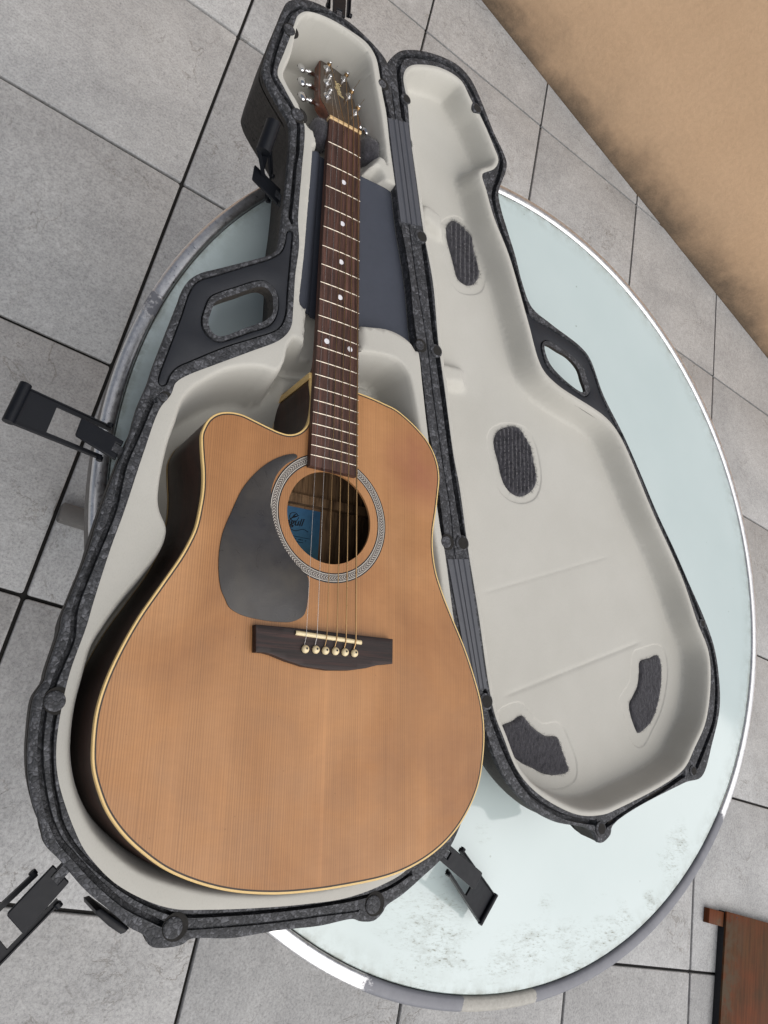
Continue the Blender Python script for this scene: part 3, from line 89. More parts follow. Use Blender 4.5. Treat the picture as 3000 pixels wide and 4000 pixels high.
def pdist(Q, P, closed=True):
    Q = np.asarray(Q, float); best = np.full(len(Q), 1e9)
    B = np.roll(P, -1, 0) if closed else P[1:]; A_ = P if closed else P[:-1]
    for a, b in zip(A_, B):
        d = b-a; l = max(d@d, 1e-12)
        t = np.clip(((Q-a)@d)/l, 0, 1)
        e = Q-a-t[:, None]*d
        best = np.minimum(best, e[:, 0]**2+e[:, 1]**2)
    return np.sqrt(best)

def sd_in(Q, P):
    """distance to loop, positive inside"""
    return np.where(inside(Q, P), 1, -1)*pdist(Q, P)

def cdt(outer, holes=(), lines=(), step=None, extra=None):
    """triangles of a plane region: outer loop, hole loops, loops/lines that must be edges, and filling points. mm"""
    V, E = [], []
    def loop(P, closed=True):
        b = len(V); V.extend(map(tuple, P))
        n = len(P)
        E.extend((b+i, b+(i+1) % n) for i in range(n if closed else n-1))
    loop(outer)
    for h in holes: loop(h)
    for l, c in lines: loop(l, c)
    pts = []
    if step:
        lo, hi = outer.min(0), outer.max(0)
        gx, gy = np.meshgrid(np.arange(lo[0], hi[0], step), np.arange(lo[1], hi[1], step*.87))
        gx[1::2] += step/2
        pts.append(np.stack([gx.ravel(), gy.ravel()], -1))
    if extra is not None: pts.append(extra)
    if pts:
        G = np.vstack(pts); G = G[inside(G, outer)]
        ok = pdist(G, outer) > (step or 2)*.35
        for h in holes: ok &= ~inside(G, h) & (pdist(G, h) > (step or 2)*.35)
        G = G[ok]
        if lines and len(G):
            ok = np.ones(len(G), bool)
            for l, c in lines: ok &= pdist(G, l, c) > .25
            G = G[ok]
        V.extend(map(tuple, G))
    v, e, f, _, _, _ = delaunay_2d_cdt([Vector(p) for p in V], E, [], 0, 1e-4)
    v = np.array([tuple(p) for p in v]); f = np.array([t for t in f if len(t) == 3])
    c = v[f].mean(1); keep = inside(c, outer)
    for h in holes: keep &= ~inside(c, h)
    f = f[keep]
    a = v[f]; ar = (a[:, 1, 0]-a[:, 0, 0])*(a[:, 2, 1]-a[:, 0, 1])-(a[:, 1, 1]-a[:, 0, 1])*(a[:, 2, 0]-a[:, 0, 0])
    f = np.where((ar < 0)[:, None], f[:, ::-1], f)
    f = f[np.abs(ar) > 1e-6]
    return v, f

def crisp(pts, step):
    out = []
    for a_, b_ in zip(pts, np.roll(pts, -1, 0)):
        n_ = max(1, int(np.linalg.norm(b_-a_)/step)); out += [a_+(b_-a_)*t for t in np.linspace(0, 1, n_, endpoint=False)]
    return np.array(out)

class MB:
    """collects geometry in mm; build() makes ONE mesh object in metres"""
    def __init__(s): s.v, s.f = [], []
    def add(s, v, f):
        b = len(s.v); s.v.extend([tuple(map(float, p)) for p in v]); s.f.extend([tuple(int(i)+b for i in q) for q in f]); return s
    def ribbon(s, loops, closed=True):
        n = len(loops[0]); b = len(s.v)
        for l in loops: s.v.extend([tuple(map(float, p)) for p in l])
        for k in range(len(loops)-1):
            for i in range(n if closed else n-1):
                j = (i+1) % n
                s.f.append((b+k*n+i, b+k*n+j, b+(k+1)*n+j, b+(k+1)*n+i))
        return s
    def box(s, lo, hi, M=None):
        x0, y0, z0 = lo; x1, y1, z1 = hi
        v = [(x0, y0, z0), (x1, y0, z0), (x1, y1, z0), (x0, y1, z0), (x0, y0, z1), (x1, y0, z1), (x1, y1, z1), (x0, y1, z1)]
        if M is not None: v = [tuple(M @ Vector(p)) for p in v]
        return s.add(v, [(3, 2, 1, 0), (4, 5, 6, 7), (0, 1, 5, 4), (1, 2, 6, 5), (2, 3, 7, 6), (3, 0, 4, 7)])
    def tube(s, path, r, n=8, cap=True):
        P = [Vector(p) for p in path]; loops = []
        R = r if hasattr(r, '__len__') else [r]*len(P)
        up = None
        for i, p in enumerate(P):
            t = (P[min(i+1, len(P)-1)]-P[max(i-1, 0)]).normalized()
            if up is None:
                up = Vector((0, 0, 1)) if abs(t.z) < .9 else Vector((1, 0, 0))
            a = t.cross(up).normalized(); bb = a.cross(t).normalized(); up = bb
            loops.append([tuple(p+(a*math.cos(q)+bb*math.sin(q))*R[i]) for q in [2*math.pi*k/n for k in range(n)]])
        b = len(s.v); s.ribbon(loops)
        if cap:
            s.f.append(tuple(range(b, b+n))); s.f.append(tuple(reversed(range(b+(len(P)-1)*n, b+len(P)*n))))
        return s
    def lathe(s, prof, o, M=None, n=20):
        """prof: list of (r, z)"""
        loops = []
        for r, z in prof:
            l = [Vector((r*math.cos(2*math.pi*k/n), r*math.sin(2*math.pi*k/n), z)) for k in range(n)]
            if M is not None: l = [M @ p for p in l]
            loops.append([tuple(p+Vector(o)) for p in l])
        b = len(s.v); s.ribbon(loops)
        s.f.append(tuple(range(b, b+n))); s.f.append(tuple(range(b+(len(prof)-1)*n, b+len(prof)*n)))
        return s
    def slab(s, P, z0, z1, bevel=0.0, holes=(), step=None, zfun=None):
        """plan loop P (ccw, mm) extruded z0..z1, top edge bevelled"""
        P = ccw(np.asarray(P, float)); H = [ccw(np.asarray(h, float)) for h in holes]
        tp = inset(P, bevel) if bevel else P
        th = [inset(h, -bevel) if bevel else h for h in H]
        v, f = cdt(tp, th, step=step)
        z = np.full(len(v), z1) if zfun is None else zfun(v)
        s.add(np.c_[v, z], f)
        def zz(Q, base): return np.full(len(Q), base) if zfun is None else zfun(Q)+(base-z1)
        for L, T, flip in [(P, tp, False)]+[(h, t, True) for h, t in zip(H, th)]:
            loops = [np.c_[L, np.full(len(L), z0)], np.c_[L, zz(L, z1-bevel)]]
            if bevel: loops.append(np.c_[inset(L, bevel*.3*(-1 if flip else 1)), zz(L, z1-bevel*.3)]); loops.append(np.c_[T, zz(T, z1)])
            if flip: loops = [l[::-1] for l in loops]
            s.ribbon(loops)
        v2, f2 = cdt(P, H); s.add(np.c_[v2, np.full(len(v2), z0)], f2[:, ::-1])
        return s
    def build(s, name, mat, parent=None, smooth=35, org=None, weld=True):
        me = bpy.data.meshes.new(name)
        v = np.array(s.v)*.001
        if org is not None: v = v-np.array(org)
        me.from_pydata(v.tolist(), [], s.f); me.update()
        bm = bmesh.new(); bm.from_mesh(me)
        if weld: bmesh.ops.remove_doubles(bm, verts=bm.verts, dist=2e-5)
        bmesh.ops.recalc_face_normals(bm, faces=bm.faces) if weld == 'n' else None
        bm.to_mesh(me); bm.free()
        me.materials.append(mat)
        if smooth:
            me.shade_smooth()
            if smooth < 180: me.set_sharp_from_angle(angle=math.radians(smooth))
        o = bpy.data.objects.new(name, me); COL.objects.link(o)
        if parent is not None: o.parent = parent
        return o

def thing(name, label, cat, loc=(0, 0, 0), mat=None):
    o = bpy.data.objects.new(name, None); COL.objects.link(o); o.empty_display_size = .1
    if mat is not None: o.matrix_world = mat
    else: o.location = loc
    o['label'] = label; o['category'] = cat
    return o
def tag(o, **k):
    for a, b in k.items(): o[a] = b
    return o
def again(o, parent, M=None):
    c = o.copy(); COL.objects.link(c); c.parent = parent
    if M is not None: c.matrix_local = M
    return c

# ------------------------------------------------------------------ materials
class Mat:
    def __init__(s, name, col=(.5, .5, .5), rough=.5, metal=0., spec=.5, coat=0., coat_r=.1):
        s.m = bpy.data.materials.new(name); s.m.use_nodes = True
        s.nt = s.m.node_tree; s.b = s.nt.nodes['Principled BSDF']
        s.set('Base Color', (*col, 1)); s.set('Roughness', rough); s.set('Metallic', metal)
        s.set('Specular IOR Level', spec); s.set('Coat Weight', coat); s.set('Coat Roughness', coat_r)
        s.tc = None
    def set(s, k, v): s.b.inputs[k].default_value = v
    def co(s, scale=(1, 1, 1), rot=(0, 0, 0), loc=(0, 0, 0)):
        if s.tc is None: s.tc = s.nt.nodes.new('ShaderNodeTexCoord')
        mp = s.nt.nodes.new('ShaderNodeMapping'); mp.inputs['Scale'].default_value = scale
        mp.inputs['Rotation'].default_value = rot; mp.inputs['Location'].default_value = loc
        s.nt.links.new(s.tc.outputs['Object'], mp.inputs['Vector']); return mp.outputs[0]
    def noise(s, scale, detail=4, rough=.55, vec=None, dist=0.):
        n = s.nt.nodes.new('ShaderNodeTexNoise'); n.inputs['Scale'].default_value = scale
        n.inputs['Detail'].default_value = detail; n.inputs['Roughness'].default_value = rough; n.inputs['Distortion'].default_value = dist
        s.nt.links.new(vec if vec is not None else s.co(), n.inputs['Vector']); return n.outputs['Fac']
    def vor(s, scale, feature='F1', vec=None, out='Distance', rand=1.):
        n = s.nt.nodes.new('ShaderNodeTexVoronoi'); n.feature = feature; n.inputs['Scale'].default_value = scale
        n.inputs['Randomness'].default_value = rand
        s.nt.links.new(vec if vec is not None else s.co(), n.inputs['Vector']); return n.outputs[out]
    def ramp(s, fac, stops, interp='LINEAR'):
        r = s.nt.nodes.new('ShaderNodeValToRGB'); r.color_ramp.interpolation = interp
        e = r.color_ramp.elements
        while len(e) < len(stops): e.new(.5)
        for q, (p, c) in zip(e, stops):
            q.position = p; q.color = (*c, 1) if hasattr(c, '__len__') else (c, c, c, 1)
        s.nt.links.new(fac, r.inputs[0]); return r.outputs[0]
    def mix(s, a, b, fac, mode='MIX'):
        m = s.nt.nodes.new('ShaderNodeMix'); m.data_type = 'RGBA'; m.blend_type = mode
        for k, v in ((6, a), (7, b), (0, fac)):
            if hasattr(v, 'is_linked') or isinstance(v, bpy.types.NodeSocket): s.nt.links.new(v, m.inputs[k])
            elif k == 0: m.inputs[0].default_value = v
            else: m.inputs[k].default_value = (*v, 1)
        return m.outputs[2]
    def math(s, op, a, b=None, c=None, clamp=False):
        m = s.nt.nodes.new('ShaderNodeMath'); m.operation = op; m.use_clamp = clamp
        for i, v in enumerate((a, b, c)):
            if v is None: continue
            if isinstance(v, bpy.types.NodeSocket): s.nt.links.new(v, m.inputs[i])
            else: m.inputs[i].default_value = v
        return m.outputs[0]
    def dist_to(s, p):
        if s.tc is None: s.tc = s.nt.nodes.new('ShaderNodeTexCoord')
        n = s.nt.nodes.new('ShaderNodeVectorMath'); n.operation = 'DISTANCE'
        s.nt.links.new(s.tc.outputs['Object'], n.inputs[0]); n.inputs[1].default_value = p; return n.outputs['Value']
    def rnd(s):
        n = s.nt.nodes.new('ShaderNodeObjectInfo'); return n.outputs['Random']
    def xyz(s):
        if s.tc is None: s.tc = s.nt.nodes.new('ShaderNodeTexCoord')
        n = s.nt.nodes.new('ShaderNodeSeparateXYZ'); s.nt.links.new(s.tc.outputs['Object'], n.inputs[0]); return n.outputs
    def to(s, sock, k): s.nt.links.new(sock, s.b.inputs[k]); return s
    def bump(s, h, strength=.3, dist=.001, prev=None):
        n = s.nt.nodes.new('ShaderNodeBump'); n.inputs['Strength'].default_value = strength; n.inputs['Distance'].default_value = dist
        s.nt.links.new(h, n.inputs['Height'])
        if prev is not None: s.nt.links.new(prev, n.inputs['Normal'])
        s.nt.links.new(n.outputs[0], s.b.inputs['Normal']); return n.outputs[0]

def m_foam():
    a = Mat('bead_foam', rough=.6, spec=.3)
    w = a.co(); 
    nz = a.nt.nodes.new('ShaderNodeVectorMath'); nz.operation = 'ADD'
    n1 = a.nt.nodes.new('ShaderNodeTexNoise'); n1.inputs['Scale'].default_value = 90
    a.nt.links.new(w, n1.inputs['Vector'])
    sc = a.nt.nodes.new('ShaderNodeVectorMath'); sc.operation = 'SCALE'; sc.inputs['Scale'].default_value = .006
    a.nt.links.new(n1.outputs['Color'], sc.inputs[0]); a.nt.links.new(w, nz.inputs[0]); a.nt.links.new(sc.outputs[0], nz.inputs[1])
    v = nz.outputs[0]
    cell = a.vor(250, vec=v, out='Color'); edge = a.vor(250, 'DISTANCE_TO_EDGE', vec=v)
    g = a.nt.nodes.new('ShaderNodeSeparateColor'); a.nt.links.new(cell, g.inputs[0])
    c = a.ramp(g.outputs[0], [(0, (.026, .028, .032)), (.5, (.042, .044, .050)), (1, (.100, .103, .115))])
    c = a.mix((.026, .027, .03), c, a.ramp(edge, [(0, .0), (.09, 1)]))
    sp = a.ramp(a.noise(420, 2), [(.35, .6), (.7, 1.35)])
    c = a.mix(c, sp, 1., 'MULTIPLY')
    a.to(c, 'Base Color')
    b1 = a.bump(a.ramp(edge, [(0, 0), (.25, 1)]), .4, .001)
    a.bump(a.noise(600, 3), .25, .0006, b1); return a.m
def m_foam_skin():
    a = Mat('foam_outer_skin', rough=.7, spec=.3)
    n = a.noise(260, 4, .7); c = a.ramp(n, [(.3, (.024, .021, .019)), (.7, (.054, .048, .043))])
    pit = a.ramp(a.noise(180, 1), [(.66, 1), (.72, .25)])
    a.to(a.mix(c, pit, 1, 'MULTIPLY'), 'Base Color'); a.bump(n, .5, .001); return a.m
def m_liner():
    a = Mat('grey_fabric_liner', rough=.8, spec=.2)
    w1 = a.noise(1400, 2, .5, a.co((1, .35, 1), (0, 0, .6))); w2 = a.noise(1400, 2, .5, a.co((1, .35, 1), (0, 0, -.95)))
    big = a.noise(7, 4, .6)
    c = a.ramp(big, [(.3, (.395, .387, .355)), (.7, (.44, .432, .40))])
    c = a.mix(c, a.ramp(a.math('ADD', w1, w2), [(.7, .965), (1.3, 1.03)]), 1, 'MULTIPLY')
    a.to(c, 'Base Color'); a.set('Sheen Weight', .15)
    a.bump(a.math('ADD', w1, w2), .10, .0004); return a.m
def m_plain(name, col, rough, grain=900, gs=.12, var=.12, **k):
    a = Mat(name, col, rough, **k)
    n = a.noise(60, 5, .65); a.to(a.mix(tuple(c*(1-var) for c in col), tuple(min(1, c*(1+var)) for c in col), n), 'Base Color')
    a.to(a.ramp(a.noise(140, 4), [(.3, max(rough-.07, .02)), (.7, rough+.07)]), 'Roughness')
    a.bump(a.noise(grain, 2), gs, .0003); return a.m
def m_felt():
    a = Mat('charcoal_felt', rough=.95, spec=.1); n = a.noise(300, 4, .7, a.co((1, .35, 1), (0, 0, .3)))
    a.to(a.ramp(n, [(.3, (.018, .018, .022)), (.7, (.058, .056, .066))]), 'Base Color'); a.set('Sheen Weight', .4)
    a.bump(n, .6, .002); return a.m
def m_cedar():
    a = Mat('cedar_top', rough=.48, spec=.40, coat=.06, coat_r=.35)
    x_ = a.xyz()
    wv = a.nt.nodes.new('ShaderNodeTexWave'); wv.wave_type = 'BANDS'; wv.bands_direction = 'X'; wv.inputs['Scale'].default_value = 130; wv.inputs['Distortion'].default_value = 5.5
    wv.inputs['Detail'].default_value = 3; wv.inputs['Detail Scale'].default_value = .9
    a.nt.links.new(a.co((1, .012, 1)), wv.inputs['Vector']); ring = wv.outputs['Fac']
    grain = a.noise(700, 3, .5, a.co((1, .006, 1))); silk = a.noise(300, 3, .55, a.co((.25, 1, 1))); band = a.noise(24, 3, .5, a.co((1, .02, 1)))
    blot = a.noise(6.2, 5, .55, a.co((1, .75, 1)), .6); blot2 = a.noise(17, 4, .6, a.co((.8, 1.1, 1)), .8)
    c = a.ramp(blot, [(.28, (.275, .120, .044)), (.5, (.365, .174, .068)), (.74, (.445, .230, .102))])
    c = a.mix(c, a.ramp(blot2, [(.3, .93), (.7, 1.06)]), .9, 'MULTIPLY')
    c = a.mix(c, a.ramp(band, [(.3, .93), (.7, 1.06)]), 1, 'MULTIPLY')
    c = a.mix(c, a.ramp(ring, [(0, .72), (.45, 1.03)]), a.ramp(band, [(.3, .95), (.65, .22)]), 'MULTIPLY')
    c = a.mix(c, a.ramp(grain, [(.35, .90), (.6, 1.04)]), .7, 'MULTIPLY')
    c = a.mix(c, a.ramp(silk, [(.3, .95), (.7, 1.04)]), .5, 'MULTIPLY')
    seam = a.ramp(a.math('ABSOLUTE', a.math('SUBTRACT', x_[0], .003)), [(0, 1.10), (.0045, 1.)]); c = a.mix(c, seam, 1, 'MULTIPLY')
    spk = a.ramp(a.vor(55, vec=a.co()), [(.028, .55), (.05, 1)]); c = a.mix(c, spk, .5, 'MULTIPLY')
    # reddened patch on the upper bout, in the finish
    x = a.xyz(); dd = a.dist_to((.122, -.437, -.0085)); stain = a.ramp(dd, [(0, 1), (.066, 0)])
    c = a.mix(c, (.27, .095, .06), a.math('MULTIPLY', stain, a.ramp(a.noise(30, 3), [(.3, .35), (.65, .8)])))
    a.to(c, 'Base Color'); a.to(a.ramp(blot2, [(.3, .36), (.7, .58)]), 'Roughness')
    a.bump(a.math('ADD', ring, silk), .10, .0003); return a.m
def m_rosewood(name, dark, mid, red, scale=(1, .05, 1), rough=.5, sc=500):
    a = Mat(name, rough=rough, spec=.4)
    g = a.noise(sc, 4, .65, a.co(scale), .3); b = a.noise(sc*.35, 3, .5, a.co(scale)); p = a.noise(sc*2.5, 2, .5, a.co(scale))
    c = a.ramp(g, [(.28, dark), (.5, mid), (.75, red)])
    c = a.mix(c, a.ramp(b, [(.35, .45), (.6, 1.1)]), .8, 'MULTIPLY'); c = a.mix(c, a.ramp(p, [(.36, .35), (.46, 1)]), .7, 'MULTIPLY')
    a.to(c, 'Base Color'); a.bump(p, .25, .0004); return a.m
def m_tile():
    a = Mat('slate_grey_tile', rough=.58, spec=.4)
    r = a.rnd(); off = a.math('MULTIPLY', r, 37.)
    cb = a.nt.nodes.new('ShaderNodeCombineXYZ'); a.nt.links.new(off, cb.inputs[0]); a.nt.links.new(off, cb.inputs[2])
    ad = a.nt.nodes.new('ShaderNodeVectorMath'); ad.operation = 'ADD'; a.nt.links.new(a.co(), ad.inputs[0]); a.nt.links.new(cb.outputs[0], ad.inputs[1])
    v = ad.outputs[0]
    fine = a.noise(200, 5, .8, v); mid = a.noise(55, 5, .7, v); big = a.noise(5, 5, .6, v, .6)
    c = a.ramp(big, [(.25, (.300, .304, .309)), (.55, (.370, .374, .378)), (.8, (.430, .433, .433))])
    c = a.mix(c, a.ramp(fine, [(.34, .62), (.5, 1.), (.66, 1.26)]), .85, 'MULTIPLY')
    c = a.mix(c, a.ramp(mid, [(.3, .86), (.7, 1.10)]), 1, 'MULTIPLY')
    dk = a.ramp(a.noise(130, 2, .5, v), [(.68, 1), (.75, .6)]); c = a.mix(c, dk, .6, 'MULTIPLY')
    # cleft relief lines of the moulded slate
    cl = a.noise(7, 6, .6, v, 1.5); line = a.ramp(a.math('ABSOLUTE', a.math('SUBTRACT', cl, .5)), [(0, 0), (.012, 1)])
    msk = a.ramp(a.noise(4, 3, .5, v), [(.5, 1), (.62, 0)])
    line = a.mix((1, 1, 1), line, a.math('SUBTRACT', 1., msk))
    c = a.mix(c, a.mix((.62, .59, .55), (1, 1, 1), line), .9, 'MULTIPLY')
    a.to(c, 'Base Color'); a.to(a.ramp(mid, [(.3, .5), (.7, .68)]), 'Roughness')
    b = a.bump(line, .3, .002); b = a.bump(mid, .30, .002, b); a.bump(fine, .4, .001, b); return a.m
def m_wall():
    a = Mat('tan_render', rough=.85, spec=.2)
    n = a.noise(60, 6, .7); big = a.noise(3, 5, .6)
    c = a.ramp(big, [(.3, (.575, .39, .245)), (.7, (.625, .43, .275))]); c = a.mix(c, a.ramp(n, [(.3, .93), (.7, 1.06)]), 1, 'MULTIPLY')
    x = a.xyz(); z = x[2]
    edge = a.noise(5, 4, .55); fine = a.noise(28, 5, .7); gr = a.noise(150, 3, .7)
    h = a.math('ADD', a.math('MULTIPLY', a.math('SUBTRACT', edge, .5), .22), a.math('MULTIPLY', a.math('SUBTRACT', fine, .5), .09))
    lvl = a.math('ADD', z, h)
    mask = a.ramp(lvl, [(-.0, .84), (.045, .62), (.10, .33), (.18, .12), (.30, 0)])
    mask = a.math('MULTIPLY', mask, a.ramp(gr, [(.25, .86), (.7, 1.05)]), clamp=True)
    c = a.mix(c, (.062, .053, .043), mask)
    a.to(c, 'Base Color'); b = a.bump(n, .5, .003); a.bump(a.noise(320, 3, .6), .3, .001, b); return a.m
def m_glass():
    a = Mat('mint_painted_glass', rough=.05, spec=1.0, coat=.0)
    big = a.noise(4, 4, .5)
    c = a.ramp(big, [(.3, (.485, .57, .572)), (.7, (.535, .618, .622))])
    sv = a.co((.55, 1.5, 1), (0, 0, -.62)); spots = a.ramp(a.noise(230, 4, .75, sv), [(.53, 0), (.64, 1)]); dust = a.ramp(a.noise(48, 6, .72, sv), [(.46, 0), (.66, 1)]); wob = a.noise(26, 4, .65, sv)
    total = None
    for (px, py, r, s) in [(-0.052, -0.535, 0.066, 1), (-0.045, -0.545, 0.06, 1), (-0.067, -0.552, 0.048, 0.7), (0.064, -0.55, 0.033, 0.9), (0.115, -0.532, 0.033, 1), (0.084, -0.54, 0.03, 0.9), (0.193, -0.535, 0.042, 0.9), (0.246, -0.513, 0.036, 1), (0.287, -0.49, 0.024, 1), (0.212, -0.528, 0.03, 0.9), (0.406, -0.372, 0.03, 0.8), (0.39, -0.403, 0.027, 1), (0.412, -0.356, 0.024, 0.9), (0.346, -0.458, 0.018, 1), (-0.107, -0.512, 0.042, 0.45), (-0.087, -0.499, 0.03, 0.4), (0.13, -0.481, 0.018, 0.4), (0.007, -0.414, 0.018, 0.3)]:
        q = a.math('MULTIPLY', a.ramp(a.math('ADD', a.dist_to((px, py, 0)), a.math('MULTIPLY', a.math('SUBTRACT', wob, .5), r*2.6)), [(0, 1), (r*.4, .65), (r*1.1, 0)]), s)
        total = q if total is None else a.math('MAXIMUM', total, q)
    sm = a.math('MULTIPLY', total, a.math('ADD', a.math('MULTIPLY', dust, .42), a.math('MULTIPLY', a.math('MULTIPLY', spots, a.math('ADD', dust, .4)), 1.1)), clamp=True)
    rim = a.ramp(a.dist_to((0, 0, 0)), [(.562, 0), (.586, .25), (.594, 1)]); rim = a.math('MULTIPLY', rim, a.ramp(a.noise(50, 5, .7), [(.4, .1), (.62, .75)]))
    few = a.math('MULTIPLY', a.ramp(a.vor(22), [(.02, 1), (.05, 0)]), .5)
    c = a.mix(c, (.11, .115, .075), a.math('MAXIMUM', a.math('MAXIMUM', sm, rim), few))
    a.to(c, 'Base Color'); a.to(a.ramp(a.math('MAXIMUM', sm, rim), [(0, .07), (1, .55)]), 'Roughness'); return a.m
def m_steel():
    a = Mat('worn_rim_steel', (.6, .6, .62), .3, metal=1.)
    ang = a.nt.nodes.new('ShaderNodeMath'); ang.operation = 'ARCTAN2'; x = a.xyz(); a.nt.links.new(x[1], ang.inputs[0]); a.nt.links.new(x[0], ang.inputs[1])
    A_ = ang.outputs[0]     # radians round the table
    n = a.noise(38, 5, .7); n2 = a.noise(9, 4, .6); fine = a.noise(240, 4, .7)
    # bare steel sectors, grey protective film sectors, one cream patch
    film = a.ramp(a.math('ADD', a.math('MULTIPLY', A_, 1/6.2832), .5), [(0,.15),(.004,.45),(.016,.42),(.024,.1),(.18,.1),(.205,.35),(.222,.75),(.26,1),(.40,1),(.425,.1),(.965,.0),(.976,.5),(.984,.45),(.99,.1)])
    edge = a.math('ADD', film, a.math('MULTIPLY', a.math('SUBTRACT', a.math('ADD', a.math('MULTIPLY', n, .6), a.math('MULTIPLY', n2, .4)), .5), 1.0))
    fm = a.ramp(edge, [(.47, 0), (.53, 1)])
    steel = a.ramp(fine, [(.3, (.66, .66, .67)), (.7, (.84, .84, .85))]); filmc = a.ramp(n, [(.3, (.14, .145, .168)), (.7, (.185, .19, .215))])
    cream = a.math('MULTIPLY', a.ramp(a.math('ADD', a.math('MULTIPLY', A_, 1/6.2832), .5), [(0,0),(.252,0),(.254,1),(.283,1),(.286,0)]), 1.)
    creamm = a.ramp(a.math('ADD', cream, a.math('MULTIPLY', a.math('SUBTRACT', n, .5), .9)), [(.48, 0), (.52, 1)])
    filmc = a.mix(filmc, a.ramp(fine, [(.3, (.27, .26, .235)), (.7, (.37, .36, .33))]), creamm)
    c = a.mix(steel, filmc, a.math('MAXIMUM', fm, creamm))
    a.to(c, 'Base Color'); a.to(a.math('SUBTRACT', 1., a.math('MAXIMUM', fm, creamm)), 'Metallic')
    a.to(a.mix(a.ramp(fine, [(.3, .26), (.7, .46)]), (.5, .5, .5), fm), 'Roughness')
    a.bump(a.math('MAXIMUM', fm, creamm), .4, .0006); return a.m
def m_guard():
    a = Mat('charcoal_pickguard', (.04, .04, .045), .32, spec=.4)
    n = a.noise(14, 4, .55, None, .4); a.to(a.ramp(n, [(.3, (.030, .030, .034)), (.55, (.042, .039, .038)), (.75, (.060, .054, .047))]), 'Base Color')
    a.to(a.ramp(a.noise(19, 5, .65, None, 1.), [(.32, .16), (.66, .50)]), 'Roughness'); a.bump(a.noise(700, 2), .05, .0003); return a.m
def m_label():
    a = Mat('blue_paper_label', rough=.6)
    x = a.xyz(); f = a.math('MULTIPLY', a.math('ADD', x[1], .56), 10.)
    c = a.ramp(f, [(.15, (.11, .30, .38)), (.40, (.055, .20, .34)), (.9, (.038, .145, .31))]); c = a.mix(c, a.ramp(a.noise(60, 4), [(.3, .8), (.7, 1.15)]), 1, 'MULTIPLY')
    a.to(c, 'Base Color'); return a.m
M = dict(
    foam=m_foam(), skin=m_foam_skin(), liner=m_liner(), felt=m_felt(), cedar=m_cedar(), tile=m_tile(), wall=m_wall(), glass=m_glass(), steel=m_steel(), guard=m_guard(), label=m_label(),
    plate=m_plain('slate_handle_plastic', (.015, .017, .022), .55, 500, .25, spec=.35), panel=m_plain('slate_panel_plastic', (.045, .051, .068), .6, 900, .15, spec=.35),
    hinge=m_plain('grey_hinge_plastic', (.068, .072, .085), .5), latch=m_plain('black_latch_plastic', (.006, .007, .010), .42, spec=.22),
    joint=m_plain('dark_joint', (.012, .011, .010), .95), side=m_rosewood('mahogany_side', (.022, .008, .006), (.035, .012, .008), (.05, .017, .010), (1, .03, 1), .34, 260),
    neckw=m_rosewood('mahogany_neck', (.10, .032, .017), (.15, .05, .026), (.20, .07, .035), (1, .02, 1), .42, 260),
    fret_b=m_rosewood('rosewood_board', (.026, .014, .012), (.075, .035, .026), (.15, .068, .050), (1, .035, 1), .55, 420),
    bridge=m_rosewood('rosewood_bridge', (.011, .008, .008), (.025, .014, .013), (.052, .022, .018), (.03, 1, 1), .58, 420),
    bind=m_plain('cream_binding', (.66, .46, .19), .35), dark=m_plain('dark_purfling', (.03, .018, .012), .5), bone=m_plain('aged_bone', (.66, .55, .34), .35),
    nutm=m_plain('tan_nut', (.55, .38, .19), .4), fretm=m_plain('fret_metal', (.50, .45, .38), .34, metal=1.), chrome=m_plain('chrome', (.75, .76, .78), .09, gs=.02, metal=1.),
    bronze=m_plain('bronze_string', (.42, .27, .13), .32, metal=1.), plain=m_plain('steel_string', (.62, .60, .58), .28, metal=1.), pearl=m_plain('pearl_dot', (.72, .72, .76), .3),
    blackd=m_plain('black_lacquer', (.008, .008, .009), .35), white=m_plain('ivory_inlay', (.50, .46, .41), .45), inlay=m_plain('grey_inlay', (.13, .10, .09), .45),
    face=m_plain('headstock_face', (.060, .042, .030), .2, gs=.02), gold=m_plain('gold_print', (.55, .45, .24), .45), inner=m_rosewood('bare_inside_wood', (.20, .115, .058), (.30, .18, .095), (.38, .24, .13), (1, .04, 1), .8, 200),
    print=m_plain('black_print', (.008, .009, .014), .7), legs=m_plain('grey_leg_paint', (.11, .105, .10), .5), rust=m_plain('rim_skirt', (.085, .075, .068), .45),
    board=None)
def m_board():
    a = Mat('stained_board', rough=.62, spec=.15)
    g = a.noise(120, 4, .6, a.co((1, .06, 1))); b = a.noise(6, 4, .6)
    c = a.ramp(g, [(.3, (.058, .022, .009)), (.7, (.105, .040, .015))]); c = a.mix(c, a.ramp(b, [(.35, (1.5, 1., .8)), (.65, (.85, 1., 1.))]), 1, 'MULTIPLY')
    wear = a.math('MULTIPLY', a.ramp(a.noise(16, 5, .7), [(.5, 0), (.62, 1)]), a.ramp(a.xyz()[0], [(.03, 1), (.11, 0)]))
    c = a.mix(c, (.075, .05, .03), wear); a.to(c, 'Base Color'); a.bump(g, .2, .0006); return a.m
M['board'] = m_board()

